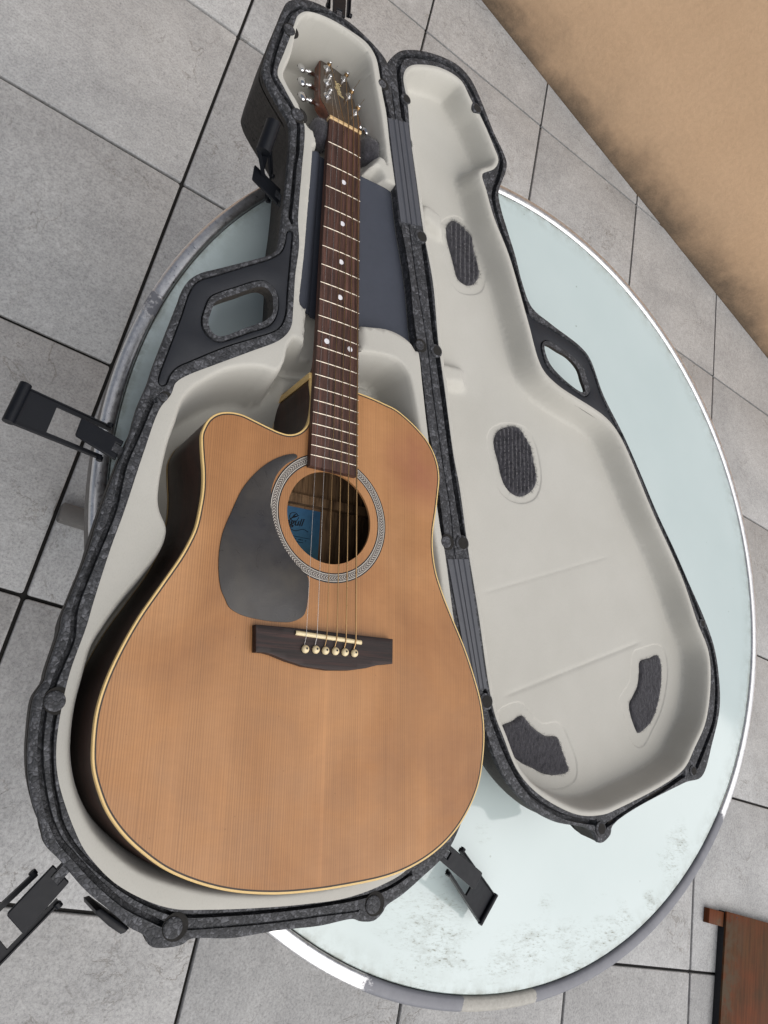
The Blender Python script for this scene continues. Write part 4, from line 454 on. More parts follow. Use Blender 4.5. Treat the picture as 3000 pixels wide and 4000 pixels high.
# ------------------------------------------------------------------ setting: floor, wall, house
T = .5
gr = MB().box((-80000, -80000, -90), (80000, 80000, -60)).build('ground', M['tile'], smooth=0); tag(gr, kind='structure')
fl = MB().box((-3520, -4520, -40), (4520, 3020, -9)).build('floor', M['joint'], smooth=0); tag(fl, kind='structure')
WA, WD = Vector((.671, .816, 0)), Vector((.9526, -.3042, 0)); WN = Vector((.3042, .9526, 0))    # line of the wall's foot, its direction, away from the court
tile_cache = None
for j in range(-7, 9):
    for i in range(-6, 9):
        x0, y0 = j*T, -(i+1)*T; G = .0036
        corners = [(x0+G, y0+G), (x0+T-G, y0+G), (x0+T-G, y0+T-G), (x0+G, y0+T-G)]
        dd = [(Vector((x, y, 0))-WA).dot(WN) for x, y in corners]
        if min(dd) > -.01: continue
        dz = random.uniform(-.0006, .0006)
        if max(dd) < -.004:
            if tile_cache is None:
                h = (T/2-G)*1000
                L = np.array([(-h, -h), (h, -h), (h, h), (-h, h)])
                def rl(r, ins):
                    o = []
                    for cx, cy, a0 in ((h-r, h-r, 0), (-h+r, h-r, 90), (-h+r, -h+r, 180), (h-r, -h+r, 270)):
                        for q in (0, 45, 90): o.append((cx+(r-ins)*math.cos(math.radians(a0+q)), cy+(r-ins)*math.sin(math.radians(a0+q))))
                    return np.array(o)
                mb = MB(); z = lambda P, zz: np.c_[P, np.full(len(P), zz)]
                mb.ribbon([z(rl(5, 0), -12), z(rl(5, 0), -2.2), z(rl(5, .8), -.7), z(rl(5, 2.2), 0)])
                b = len(mb.v)-12; mb.f.append(tuple(range(b, b+12)))
                t = mb.build('floor_tile', M['tile'], fl, smooth=60); t.location = (x0+T/2, y0+T/2, dz); tile_cache = t
            else:
                t = again(tile_cache, fl); t.location = (x0+T/2, y0+T/2, dz)
            t.rotation_euler = (random.uniform(-.0008, .0008), random.uniform(-.0008, .0008), random.choice((0, 1, 2, 3))*math.pi/2)
        else:                                                   # tiles cut along the wall
            P = [Vector((x, y, 0)) for x, y in corners]; out = []
            for a_, b_ in zip(P, P[1:]+P[:1]):
                da, db = (a_-WA).dot(WN)+.004, (b_-WA).dot(WN)+.004
                if da <= 0: out.append(a_)
                if (da > 0) != (db > 0): out.append(a_+(b_-a_)*(da/(da-db)))
            if len(out) < 3: continue
            c = sum(out, Vector())/len(out)
            Q = ccw(np.array([((p-c).x*1000, (p-c).y*1000) for p in out]))
            n = len(Q); mb = MB(); mb.ribbon([np.c_[Q, np.full(n, -10.)], np.c_[Q, np.zeros(n)]]); mb.f.append(tuple(range(n, 2*n)))
            t = mb.build('floor_tile', M['tile'], fl, smooth=0); t.location = (c.x, c.y, dz)

def wall_slab(name, mat, a, d, n_, l0, l1, th, h, label, cat):
    ang = math.atan2(d.y, d.x)
    o = MB().box((l0*1000, 0, -30), (l1*1000, th*1000, h*1000)).build(name, mat, smooth=0)
    o.location = a; o.rotation_euler = (0, 0, ang); return tag(o, label=label, category=cat)
w = wall_slab('garden_wall', M['wall'], WA, WD, WN, -4.5, 6.5, .18, 1.68, 'tan rendered wall with black mildew along its foot beside the grey tiles', 'wall')

# ------------------------------------------------------------------ table
ZT = .695; TC = (.5512, -1.3186); RI, RO = 594.7, 611.6
tb = thing('round_table', 'round table with mint glass top, worn steel rim and the open guitar case on it', 'table', (TC[0], TC[1], 0))
N = 180
def ring(r, z, n=N): return [(r*math.cos(2*math.pi*k/n), r*math.sin(2*math.pi*k/n), z) for k in range(n)]
g = MB(); zt = 695
g.ribbon([ring(RI-1.5, zt-8), ring(RI-1.5, zt-1), ring(RI-2.5, zt)]); b = len(g.v)-N; g.f.append(tuple(range(b, b+N)))
go = g.build('glass_top', M['glass'], tb, smooth=40, org=(0, 0, ZT)); go.location = (0, 0, ZT)
r_ = MB(); prof = [(RI, zt-12), (RI, zt-.4), (RI+1.2, zt+1.2), (RI+4, zt+2.4), (RO-5, zt+2.6), (RO-1.8, zt+1.6), (RO, zt-1.4), (RO, zt-4)]
r_.ribbon([ring(a_, z_) for a_, z_ in reversed(prof)]); ro = r_.build('steel_rim', M['steel'], tb, smooth=50)
sk = MB(); sk.ribbon([ring(RO-1, zt-30), ring(RO-.6, zt-26), ring(RO-.6, zt-4)]); sk.ribbon([ring(RI+2, zt-12), ring(RO-4, zt-12)]); sk.ribbon([ring(RO-6, zt-4), ring(RO-6, zt-30), ring(RO-1, zt-30)])
sk.build('rim_skirt', M['rust'], tb, smooth=40)
un = MB(); un.ribbon([ring(2, zt-9), ring(RI, zt-9)]); un.build('underside', M['legs'], tb, smooth=0)
col = MB().lathe([(34, 30), (34, zt-30), (60, zt-12)], (0, 0, 0), n=24); col.build('column', M['legs'], tb)
for q in range(4):
    A_ = math.radians(q*90+1.5)
    mb = MB(); P = np.array([(30, -19), (544, -18), (548, -14), (548, 14), (544, 18), (30, 19)])
    mb.slab(P, 2, 26, 3); o = mb.build('base_foot', M['legs'], tb); o.rotation_euler = (0, 0, A_+math.pi)

# ------------------------------------------------------------------ guitar case
CO = Vector(D['case_org']); RIM = 105.0            # rim height over the table top, mm
case = thing('guitar_case', 'open black foam guitar case with grey liner, lid laid flat on the glass table', 'guitar case', CO)
def arr(k): return np.array(D[k], float)
def flat(P, z): return np.c_[P, np.full(len(P), float(z))]

def shell(wall, depth, brk, outline, inner, hole, grooves, plate, pring, name):
    O = ccw(rs(arr(outline), 3.5)); I = ccw(rs(arr(inner), 3.5)); H = ccw(rs(arr(hole), 2.5)); PL = ccw(rs(arr(plate), 3)); PR = ccw(rs(arr(pring), 3))
    lines = []; gl = []
    for wdt, c in D[grooves]:
        c = rs(c, 5, False); gl.append((wdt, c))
        for d in (wdt, wdt+.5):
            a_, b_ = side_lines(c, d); lines += [(a_, False), (b_, False)]
    for P in (PL, PR):
        s_ = 1 if P is PL else -1
        lines += [(inset(P, -.25*s_), True), (inset(P, .25*s_), True)]
    top = inset(O, 1.3)
    I2 = I
    v, f = cdt(top, [I2, H], lines, step=6)
    z = np.full(len(v), RIM)
    for wdt, c in gl: z = np.where(pdist(v, c, False) < wdt+.2, RIM-(9. if wdt > 1 else 2.5), z)
    z = np.where(inside(v, PL) & ~inside(v, PR), RIM-6., z)
    onb = (pdist(v, top) < .05) | (pdist(v, H) < .05)
    z = np.where(onb, RIM, z)
    mb = MB(); mb.add(np.c_[v, z], f)
    mb.ribbon([flat(inset(O, 1.3), RIM), flat(inset(O, .35), RIM-.6), flat(O, RIM-2.2), flat(O, RIM-6)][::-1])
    mb.ribbon([flat(I, RIM-12), flat(I, RIM)][::-1])
    sh = mb.build(name, M['foam'], case, smooth=35)
    # the handle is a shallow bracket; the body wall below runs straight past it
    BT = RIM-brk; W = ccw(rs(arr(wall), 3.5))
    sk_ = MB(); sk_.ribbon([flat(O, RIM-6), flat(inset(O, .6), BT+1.5), flat(inset(O, 2.5), BT)][::-1])
    cp = inset(O, 2.4); vb, fb = cdt(cp, [H, inset(W, 5)]); sk_.add(flat(vb, BT), fb[:, ::-1])
    sk_.ribbon([flat(H, BT), flat(H, RIM)][::-1])
    sk_.ribbon([flat(inset(W, .4), BT+.1), flat(inset(W, 2.5), RIM-brk-.2*(depth-brk)), flat(inset(W, 5.5), RIM-brk-.55*(depth-brk)), flat(inset(W, 10), RIM-depth+10), flat(inset(W, 15), RIM-depth+2.5), flat(inset(W, 22), RIM-depth+.6)][::-1])
    cp = inset(W, 21); vb, fb = cdt(cp); sk_.add(flat(vb, RIM-depth+.6), fb[:, ::-1])
    sk_.build('outer_wall', M['skin'], sh, smooth=35)
    # moulded plastic handle plate, sunk into the foam
    Q = inset(PL, 1.3); hp = MB().slab(Q, RIM-5.9, RIM-1.2, .9, [inset(PR, -1.2)]); hp.build('handle_plate', M['plate'], case, smooth=35)
    return sh, O, I
base, BO, BI = shell('base_wall', RIM, 15, 'base_out', 'base_in', 'hhole', 'groove_base', 'hplate', 'hring', 'base_shell')
lid, LO, LI = shell('lid_wall', 55., 5, 'lid_out', 'lid_in', 'lhole', 'groove_lid', 'lplate', 'lring', 'lid_shell')
for x, y, r in D['pins']:
    MB().lathe([(r*.86, RIM-4), (r*.86, RIM+1.0), (r*.86-.6, RIM+1.5), (r*.86-1.6, RIM+1.6)], (x, y, 0), n=24).build('alignment_pin', M['foam'], base, smooth=40)
    MB().lathe([(r+1.6, RIM+.05), (r+1.5, RIM+.35)], (x+2.2, y+.8, 0), n=24).build('pin_recess_shade', M['joint'], base, smooth=0)  # flat dark disc on the rim, painted shade of the recess beside the pin
for x, y, r in D['sockets']:
    P = np.array([(x+r*math.cos(q), y+r*math.sin(q)) for q in np.linspace(0, 2*math.pi, 28, endpoint=False)])
    MB().slab(inset(P, 0.), RIM-2, RIM+1.3, .4).build('pin_socket', M['foam'], lid, smooth=40)
    MB().slab(inset(P, 2.6)+np.array([1.2, .3]), RIM, RIM+1.6).build('socket_hole_shade', M['joint'], lid, smooth=0)  # dark disc laid on top, its colour stands for the shade inside the hole

def smooth01(t): t = np.clip(t, 0, 1); return t*t*t*(t*(6*t-15)+10)
def wall_points(P, ds, step=3):
    out = []
    for d in ds:
        Q = inset(P, d); Q = Q[::max(1, int(step/2))]
        out.append(Q[np.abs(sd_in(Q, P)-d) < .6])
    return np.vstack(out)

# base liner: a lip at rim height, the body well, the headstock well and a small pocket
PN = ccw(rs(arr('panel'), 3)); CB = ccw(rs(arr('cav_body'), 3)); CH = ccw(rs(arr('cav_head'), 3)); CS = ccw(rs(arr('cav_side'), 3))
LIPZ = RIM+.9
GU = Vector(D['g_org']); GX, GY, GZ = Vector(D['g_x']), Vector(D['g_y']), Vector(D['g_z'])
def liner_z(v):
    z = np.full(len(v), LIPZ)
    d = sd_in(v, CB); z = z-(RIM-12.)*smooth01((d+1)/22)
    # body well rises towards the neck
    gy = ((v[:, 0]*.001+CO.x-GU.x)*GY.x+(v[:, 1]*.001+CO.y-GU.y)*GY.y)*1000
    gx = ((v[:, 0]*.001+CO.x-GU.x)*GX.x+(v[:, 1]*.001+CO.y-GU.y)*GX.y)*1000
    z = np.where(d > 0, z+34*smooth01((gy+405)/70)*smooth01(d/30), z)
    dh = sd_in(v, CH); z = z-90*smooth01((dh+1.5)/13)
    ds = sd_in(v, CS); z = z-22*smooth01((ds+1)/16)
    # trough under the neck
    t = smooth01((40+16*np.exp(-((gy+12)/26)**2)-np.abs(gx))/14)*smooth01((2-gy)/10)*smooth01((gy+360)/20)
    z = np.minimum(z, LIPZ-34*t)
    sp = sd_in(v, PN); z = np.where(sp > -2.5, np.minimum(z, LIPZ-34*smooth01((sp+2.5)/6)), z)
    return z
ex = np.vstack([wall_points(CB, (-4, -2, 0, 2, 4, 7, 10, 13, 16, 19, 22, 26, 31)), wall_points(CH, (-3, -1.5, 0, 1.5, 3, 4.5, 6, 7.5, 9, 10.5, 12, 15)), wall_points(CS, (-1, 1, 4, 7, 10, 14)), wall_points(PN, (-2.5, -1, 0, 1, 2.5, 4.5))])
gg = np.stack(np.meshgrid(np.arange(-75, 76, 3.), np.arange(-110, 16, 3.)), -1).reshape(-1, 2)
gw = np.array([((GU.x+GX.x*a_*.001+GY.x*b_*.001-CO.x)*1000, (GU.y+GX.y*a_*.001+GY.y*b_*.001-CO.y)*1000) for a_, b_ in gg])
ex = np.vstack([ex, gw])
v, f = cdt(BI, step=7, extra=ex)
z = liner_z(v); b_ = pdist(v, BI) < .05
z = np.where(b_, np.minimum(z, LIPZ-.5), z)
mb = MB(); mb.add(np.c_[v, z], f); zb = liner_z(BI)
mb.ribbon([np.c_[BI, np.full(len(BI), RIM-10)], np.c_[BI, np.minimum(zb, LIPZ-.5)]])
bl = mb.build('base_liner', M['liner'], case, smooth=70)

# lid liner
LC = inset(LI, 4.5); PADS = [ccw(rs(p, 2.5)) for p in D['pads']]; REC = [ccw(rs(p, 3)) for p in D['recess']]
U = np.array(D['hinge'][-1])-np.array(D['hinge'][0]); U = U/np.linalg.norm(U); NV = np.array([-U[1], U[0]]); NV = NV if NV[0] > 0 else -NV
h0 = np.array(D['hinge'][0], float)
FLOOR = RIM-37.
def lid_z(v):
    d = np.where(inside(v, LI), pdist(v, LI), 0)
    hv = np.abs((v-h0)@NV); wd = 10+9*smooth01((hv-45)/50)
    z = LIPZ-(LIPZ-FLOOR)*smooth01((d-3.5)/wd)
    deep = smooth01((d-14)/10)
    for p in REC: z = z-1.3*smooth01((sd_in(v, p)+1.2)/2.4)*deep
    for (a_, b_), amp in zip(D['crease'], (.45, 1.0)):
        a_, b_ = np.array(a_), np.array(b_); t = (b_-a_)/np.linalg.norm(b_-a_); nn = np.array([t[1], -t[0]])
        q = (v-a_)@nn; s_ = (v-a_)@t; L = np.linalg.norm(b_-a_)
        fade = smooth01((s_+5)/30)*smooth01((L+5-s_)/30)
        z = z-amp*(np.exp(-(q/2.6)**2)+.35*np.exp(-np.abs(q+4)/9.))*fade*deep
    for (a_, b_), hgt in zip(D['bumps'], (15., 13.)):
        a_, b_ = np.array(a_), np.array(b_); a2 = a_-(b_-a_)*.25
        dd = pdist(v, np.array([a2, b_]), False); z = z+hgt*smooth01((20-dd)/12)*smooth01((d-5)/8)*smooth01((74-d)/26)
    return z
lines = []
ex = [wall_points(LI, (1.2, 3, 5, 7, 9.5, 12, 14.5, 17, 20, 23, 26, 29, 33))]
for p in REC: ex += [wall_points(p, (-1.6, -.8, 0, .8, 1.6), 2)]
for a_, b_ in D['crease']:
    a_, b_ = np.array(a_), np.array(b_); t = (b_-a_)/np.linalg.norm(b_-a_); nn = np.array([t[1], -t[0]])
    for q in (0, 1.2, -1.2, 2.4, -2.4, 4, -4, 6.5, -6.5, -12, -18): ex.append(np.linspace(a_, b_, 70)+nn*q)
v, f = cdt(LI, step=5, extra=np.vstack(ex))
z = lid_z(v); z = np.where(pdist(v, LI) < .05, LIPZ-.5, z)
mb = MB(); mb.add(np.c_[v, z], f); mb.ribbon([flat(LI, RIM-10), flat(LI, LIPZ-.5)])
ll = mb.build('lid_liner', M['liner'], case, smooth=70)

def fuzz(mb, pts, normals, n, ln, wd):
    for k in range(n):
        i = random.randrange(len(pts)); p = Vector(pts[i])+Vector((random.uniform(-1.5, 1.5), random.uniform(-1.5, 1.5), 0)); nn = Vector(normals[i])
        a_ = random.uniform(0, 6.283); d = (Vector((math.cos(a_), math.sin(a_), 0))*.9+nn*random.uniform(.1, .7)).normalized()
        s_ = d.cross(Vector((0, 0, 1))).normalized()*wd; l = ln*random.uniform(.5, 1.2)
        mb.add([p-s_, p+s_, p+d*l+Vector((0, 0, -.15*l))], [(0, 1, 2)])
for k, P in enumerate(PADS):
    v, f = cdt(P, step=2.2); d = pdist(v, P)
    ribs = (k < 2)
    xx = v@np.array([math.cos(.2), math.sin(.2)])
    zz = lid_z(v)+.3+3.0*np.sqrt(np.clip(d/4, 0, 1))+(1.6*np.sin(xx/(1.15 if k else 1.3)) if ribs else 0)*np.clip(d/6, 0, 1)+rng.normal(0, .35, len(v))
    mb = MB(); mb.add(np.c_[v, zz], f); mb.ribbon([np.c_[P, lid_z(P)-3], np.c_[P, zz[:len(P)]]])
    fuzz(mb, np.c_[v, zz], [(0, 0, 1)]*len(v), 1400 if ribs else 2200, 4.5 if ribs else 3.5, .16)
    if ribs: fuzz(mb, np.c_[P, lid_z(P)+1.5], [(0, 0, 1)]*len(P), 260, 5.5, .18)
    mb.build('felt_pad', M['felt'], ll, smooth=60, weld=False)

# accessory compartment lid under the neck
PN = ccw(rs(arr('panel'), 3)); gfun = lambda v: ((v[:, 0]*.001+CO.x-GU.x)*GX.x+(v[:, 1]*.001+CO.y-GU.y)*GX.y)*1000
mb = MB(); mb.slab(PN, RIM-18, RIM-12., 1.2, step=5, zfun=lambda v: RIM-11-9*smooth01((33-np.abs(gfun(v)+1))/14)); 
mb.build('compartment_lid', M['panel'], case, smooth=40)

# hinge strips: ribbed plastic bars, one half on each shell
def hinge_half(q, name, parent, s0, s1):
    P = [np.array(p, float) for p in q]   # tl, tr, br, bl
    prof = [(0, .2), (.0, 1.6), (.16, 1.8), (.20, .5), (.28, .5), (.32, 1.9), (.47, 1.9), (.5, .3)] if s0 == 0 else [(.5, .3), (.53, 1.9), (.66, 1.9), (.70, .5), (.76, .5), (.80, 1.8), (1, 1.6), (1, .2)]
    mb = MB(); loops = []
    for a_, b_ in ((P[0], P[1]), (P[3], P[2])): loops.append([(*(a_+(b_-a_)*t), RIM+h_) for t, h_ in prof])
    mb.ribbon(loops, closed=False)
    for l in loops: mb.add(list(l)+[(l[-1][0], l[-1][1], RIM-3), (l[0][0], l[0][1], RIM-3)], [tuple(range(len(l)+2))])
    return mb.build(name, M['hinge'], parent, smooth=20)
for k in ('hinge1', 'hinge2'):
    hinge_half(D[k], 'hinge_strip', base, 0, .5); hinge_half(D[k], 'hinge_strip', lid, .5, 1)

# latches
def quad_slab(mb, q, th, hole=None, r=0, notch=None):
    """q: in1, in2, out2, out1 corners (mm 3d) of the top face; optional window (s0, s1) along its length"""
    a_, b_, c_, d_ = [Vector(p) for p in q]
    n = (b_-a_).cross(d_-a_).normalized(); n = n if n.z > 0 else -n
    pt = lambda s, t, h: (a_+(b_-a_)*t)*(1-s)+(d_+(c_-d_)*t)*s+n*h
    def poly(pl):
        v = [pt(s, t, 0) for s, t in pl]; w_ = [pt(s, t, -th) for s, t in pl]; m = len(pl)
        mb.add(v+w_, [tuple(range(m)), tuple(reversed(range(m, 2*m)))]+[((i+1) % m, i, m+i, m+(i+1) % m) for i in range(m)])
    if hole:
        s0, s1 = hole; m = .13
        poly([(0, 0), (1, 0), (1, m), (0, m)]); poly([(0, 1-m), (1, 1-m), (1, 1), (0, 1)]); poly([(s1, m), (1, m), (1, 1-m), (s1, 1-m)])
        # raised edges along both arms
        for t0, t1 in ((0, .035), (.965, 1)):
            v = [pt(0, t0, 0), pt(1, t0, 0), pt(1, t1, 0), pt(0, t1, 0)]; w_ = [p+n*2.2 for p in v]
            mb.add(v+w_, [(4, 5, 6, 7), (0, 1, 5, 4), (1, 2, 6, 5), (2, 3, 7, 6), (3, 0, 4, 7)])
        return pt, n
    if notch: poly([(0, 0), (0, .26), (.14, .26), (.14, .70), (0, .70), (0, 1), (.97, 1), (1, .94), (1, .06), (.97, 0)])
    else: poly([(0, 0), (0, 1), (1, 1), (1, 0)])
    return pt, n
for L in D['latch']:
    mb = MB(); pt, n = quad_slab(mb, L['f'], 2.6, L['h'])
    r = L['lip']
    mb.tube([pt(1.0, -.03, r*.6), pt(1.0, .2, r*.6), pt(1.0, .8, r*.6), pt(1.0, 1.03, r*.6)], r, 14)
    for t in (.0, 1.): mb.tube([pt(.02, t-.06, .5), pt(.02, t+.06, .5)], 3.2, 10)
    lt = mb.build('latch', M['latch'], case, smooth=40)
    mb = MB(); quad_slab(mb, L['p'], 3.6, None, notch=True); tg = mb.build('latch_tongue', M['latch'], lt, smooth=30)
    bv = tg.modifiers.new('bevel', 'BEVEL'); bv.width = .0008; bv.segments = 2
    p = [Vector(q) for q in L['p']]; c0 = (p[0]+p[1])*.5; c1 = (p[2]+p[3])*.5; d = (c1-c0).normalized(); s_ = (p[1]-p[0])*.2
    e = MB(); e.add([c0-d*9-s_, c0-d*9+s_, c0+d*7+s_, c0+d*7-s_]+[q-Vector((0, 0, 9)) for q in (c0-d*9-s_, c0-d*9+s_, c0+d*7+s_, c0+d*7-s_)], [(0, 1, 2, 3), (0, 1, 5, 4), (1, 2, 6, 5), (2, 3, 7, 6), (3, 0, 4, 7)])
    e.build('hinge_lug', M['foam'], lt, smooth=0)
FP = np.array([(p[0], p[1]) for p in D['foot']]); MB().slab(crisp(FP, 6), 40, 88, 2).build('end_bumper', M['latch'], case)

# ------------------------------------------------------------------ guitar (frame: x across to the bass side, y towards the head, z up; origin on the board at the nut)
GM = Matrix(((GX.x, GY.x, GZ.x, GU.x), (GX.y, GY.y, GZ.y, GU.y), (GX.z, GY.z, GZ.z, GU.z), (0, 0, 0, 1)))
gt = thing('acoustic_guitar', 'cedar topped cutaway acoustic guitar lying face up in the open case', 'guitar', mat=GM)
SB = -8.5
TOP = ccw(rs(arr('g_top'), 3))
circ = lambda r, n=96, c=(1.2, -518.): np.array([(c[0]+r*math.cos(2*math.pi*k/n), c[1]+r*math.sin(2*math.pi*k/n)) for k in range(n)])
ZB = .7085                                          # world height of the back
def back_h(P):     # local height of the back plane under plan points (mm)
    P = np.asarray(P, float)
    w = GU.z*1000+P[:, 0]*GX.z+P[:, 1]*GY.z
    return (ZB*1000-w)/GZ.z
IT = inset(TOP, 3.4)
v, f = cdt(IT, [circ(51.2)], step=14)
mb = MB(); mb.add(np.c_[v, np.full(len(v), SB)], f); H_ = circ(51.2)
mb.ribbon([flat(H_, SB-3.2), flat(circ(50.9), SB-1.5), flat(H_, SB)][::-1])
v2, f2 = cdt(IT, [circ(51.2)]); mb.add(np.c_[v2, np.full(len(v2), SB-3.2)], f2[:, ::-1])
sb = mb.build('soundboard', M['cedar'], gt, smooth=30)
mb = MB(); mb.ribbon([flat(TOP, SB-4.2), flat(TOP, SB-.5), flat(inset(TOP, .5), SB+.15), flat(inset(TOP, 2.0), SB+.15)][::1])
mb.build('binding', M['bind'], sb, smooth=40)
MB().ribbon([flat(inset(TOP, 2.0), SB+.12), flat(inset(TOP, 3.45), SB+.05)]).build('purfling', M['dark'], sb, smooth=0)
bh = back_h(TOP)
mb = MB(); mb.ribbon([np.c_[inset(TOP, .2), bh+5], np.c_[inset(TOP, .1), (bh+SB)/2], flat(inset(TOP, .2), SB-4.2)]); sd_ = mb.build('body_side', M['side'], gt, smooth=60)
mb = MB(); mb.ribbon([np.c_[inset(TOP, 2), bh-.1], np.c_[TOP-0, bh+.6], np.c_[inset(TOP, -.2), bh+5]]); mb.build('back_binding', M['bind'], sd_, smooth=40)
c0 = np.array([(-31, -362), (-31, -354.5), (-23, -354.5), (-23, -359)], float); hb = float(back_h([(-28, -358)])[0])
MB().slab(ccw(c0), hb+5, SB-.3, .4).build('heel_trim', M['bind'], sd_, smooth=30)
v, f = cdt(TOP); mb = MB(); mb.add(np.c_[v, back_h(v)], f[:, ::-1]); mb.build('back', M['side'], gt, smooth=0)
IN = inset(TOP, 4); v, f = cdt(IN); mb = MB(); mb.add(np.c_[v, back_h(v)+3.], f); bi = mb.build('back_inside', M['inner'], gt, smooth=0)
by = D['label'][6][1]
def slab_on_back(x0, x1, y0, y1, h):
    m = MB(); P = np.array([(x0, y0), (x1, y0), (x1, y1), (x0, y1)]); z0 = back_h(P)+3
    m.add(np.r_[np.c_[P, z0+h], np.c_[P, z0]], [(0, 1, 2, 3), (0, 1, 5, 4), (1, 2, 6, 5), (2, 3, 7, 6), (3, 0, 4, 7)]); return m
slab_on_back(-140, 140, by-2, by+9, 9).build('brace', M['inner'], bi, smooth=0)
slab_on_back(-9, 9, -860, -372, 2.2) if False else None
# paper label
lx = D['label'][0][0]; lb = slab_on_back(lx-92, lx, D['label'][1][1]-14, D['label'][0][1], .25).build('soundhole_label', M['label'], gt, smooth=0)
def text_mesh(s, size, name, mat, parent, Mx, shear=.35, thick=.00025):
    cu = bpy.data.curves.new(name, 'FONT'); cu.body = s; cu.size = size; cu.shear = shear; cu.extrude = thick/2; cu.align_x = 'CENTER'; cu.resolution_u = 3; cu.offset = size*.012
    to = bpy.data.objects.new(name+'_tmp', cu); COL.objects.link(to)
    dg = bpy.context.evaluated_depsgraph_get(); me = bpy.data.meshes.new_from_object(to.evaluated_get(dg))
    bpy.data.objects.remove(to); me.transform(Mx); me.materials.clear(); me.materials.append(mat)
    me.name = name; o = bpy.data.objects.new(name, me); COL.objects.link(o); o.parent = parent; return o
def on_back(x, y, rz=0): return Matrix.Translation((x*.001, y*.001, float(back_h([(x, y)])[0]+4.3)*.001)) @ Matrix.Rotation(math.radians(rz), 4, 'Z')
tx0, tx1 = D['label'][3], D['label'][4]
text_mesh('Seagull', .0128, 'lettering', M['print'], lb, on_back(tx1[0]-19.5, tx1[1]-.5, 5), .4)
for k, (s, yy, sz) in enumerate((('GUITARES', 17, .0042), ('HANDMADE IN CANADA', 22.5, .0036))):
    pass
cx_, cy_ = D['label'][5]
mb = MB(); E_ = [(cx_+5.8*math.cos(q), cy_+5.4*math.sin(q), 0) for q in np.linspace(.5, 2*math.pi+.1, 40)]
zz_ = float(back_h([(cx_, cy_)])[0]+3.5); mb.tube([(a_, b_, zz_) for a_, b_, _ in E_], .4, 6)
mb.tube([(cx_-6, cy_-5, zz_), (cx_-2, cy_-1, zz_), (cx_+2, cy_+.5, zz_), (cx_+7, cy_+3, zz_)], [.3, .8, 1., .2], 6); mb.tube([(cx_-1, cy_, zz_), (cx_+1, cy_+3, zz_), (cx_+4, cy_+4.5, zz_)], [.8, .7, .2], 6)
mb.build('bird_emblem', M['print'], lb)
mb = MB(); bx_, by_ = tx1[0]-14, tx1[1]-3.5          # the pen flourish below the word
mb.tube([(bx_-4+t*24, by_-1.6*math.sin(t*6.6)-1.2, zz_+0) for t in np.linspace(0, 1, 22)], .32, 6)
mb.tube([(bx_-14+t*36, by_-9-t*1., zz_) for t in np.linspace(0, 1, 4)], .2, 5)
for k in range(2):
    for q in range(12-4*k):
        if random.random() < .8: mb.tube([(bx_-6+q*2.2+k*5, by_-12-k*3.4-q*.1, zz_), (bx_-4.6+q*2.2+k*5, by_-12.1-k*3.4-q*.1, zz_)], .36, 5)
mb.build('flourish', M['print'], lb)

# rosette: dark ring, two light lines, herringbone
mb = MB(); mb.ribbon([flat(circ(71.4), SB+.10), flat(circ(71.2), SB+.16), flat(circ(61.0), SB+.16), flat(circ(60.8), SB+.1)]); ros = mb.build('rosette', M['blackd'], sb, smooth=0)
mb = MB()
for r0, r1 in ((69.2, 70.0), (62.2, 63.0), (68.2, 68.5), (63.8, 64.1)): mb.ribbon([flat(circ(r1), SB+.2), flat(circ(r0), SB+.2)])
mb.build('rosette_line', M['white'], ros, smooth=0)
mb = MB(); mb2 = MB(); n = 132
pol = lambda r, a_: (1.2+r*math.cos(a_), -518+r*math.sin(a_), SB+.22)
for k in range(n):
    a0 = 2*math.pi*k/n; da = 2*math.pi/n
    for (m_, o_, wq) in ((mb, 0, .34), (mb2, .5, .22)):
        s_ = a0+o_*da
        for rA, rB in ((66.1, 67.9), (66.1, 64.4)):
            m_.add([pol(rA, s_), pol(rA, s_+wq*da), pol(rB, s_+wq*da+.75*da), pol(rB, s_+.75*da)], [(0, 1, 2, 3) if rB > rA else (3, 2, 1, 0)])
tag(mb.build('rosette_inlay', M['white'], ros, smooth=0, weld=False), kind='stuff'); tag(mb2.build('rosette_inlay', M['inlay'], ros, smooth=0, weld=False), kind='stuff')
PG = ccw(rs(arr('pickguard'), 2.5)); MB().slab(PG, SB, SB+1.1, .4).build('pickguard', M['guard'], sb, smooth=35)
# bridge
BR = ccw(rs(arr('bridge'), 1.5, k=4))
bxs = arr('bridge'); 
BR = ccw(crisp(bxs, 3)); mb = MB(); mb.slab(BR, SB, SB+8.2, .9, step=5); br = mb.build('bridge', M['bridge'], gt, smooth=30)
s0, s1 = [np.array(p) for p in D['saddle']]; t = (s1-s0)/np.linalg.norm(s1-s0); nn = np.array([-t[1], t[0]])
mb = MB(); prof = [(-2.2, 0), (-2.2, 2.4), (-1.4, 3.5), (0, 4.0), (1.4, 3.5), (2.2, 2.4), (2.2, 0)]
mb.ribbon([[(*(p+nn*a_), SB+7.5+b_*k_) for a_, b_ in prof] for p, k_ in ((s0, .7), (s0+t*1.2, .95), (s0+t*4, 1), (s1-t*4, 1), (s1-t*1.2, .95), (s1, .7))], closed=False)
mb.build('saddle', M['bone'], br, smooth=50)
strs = [np.array(p) for p in D['sstr']]; pins = [np.array(p) for p in D['bpins']]
pp = None
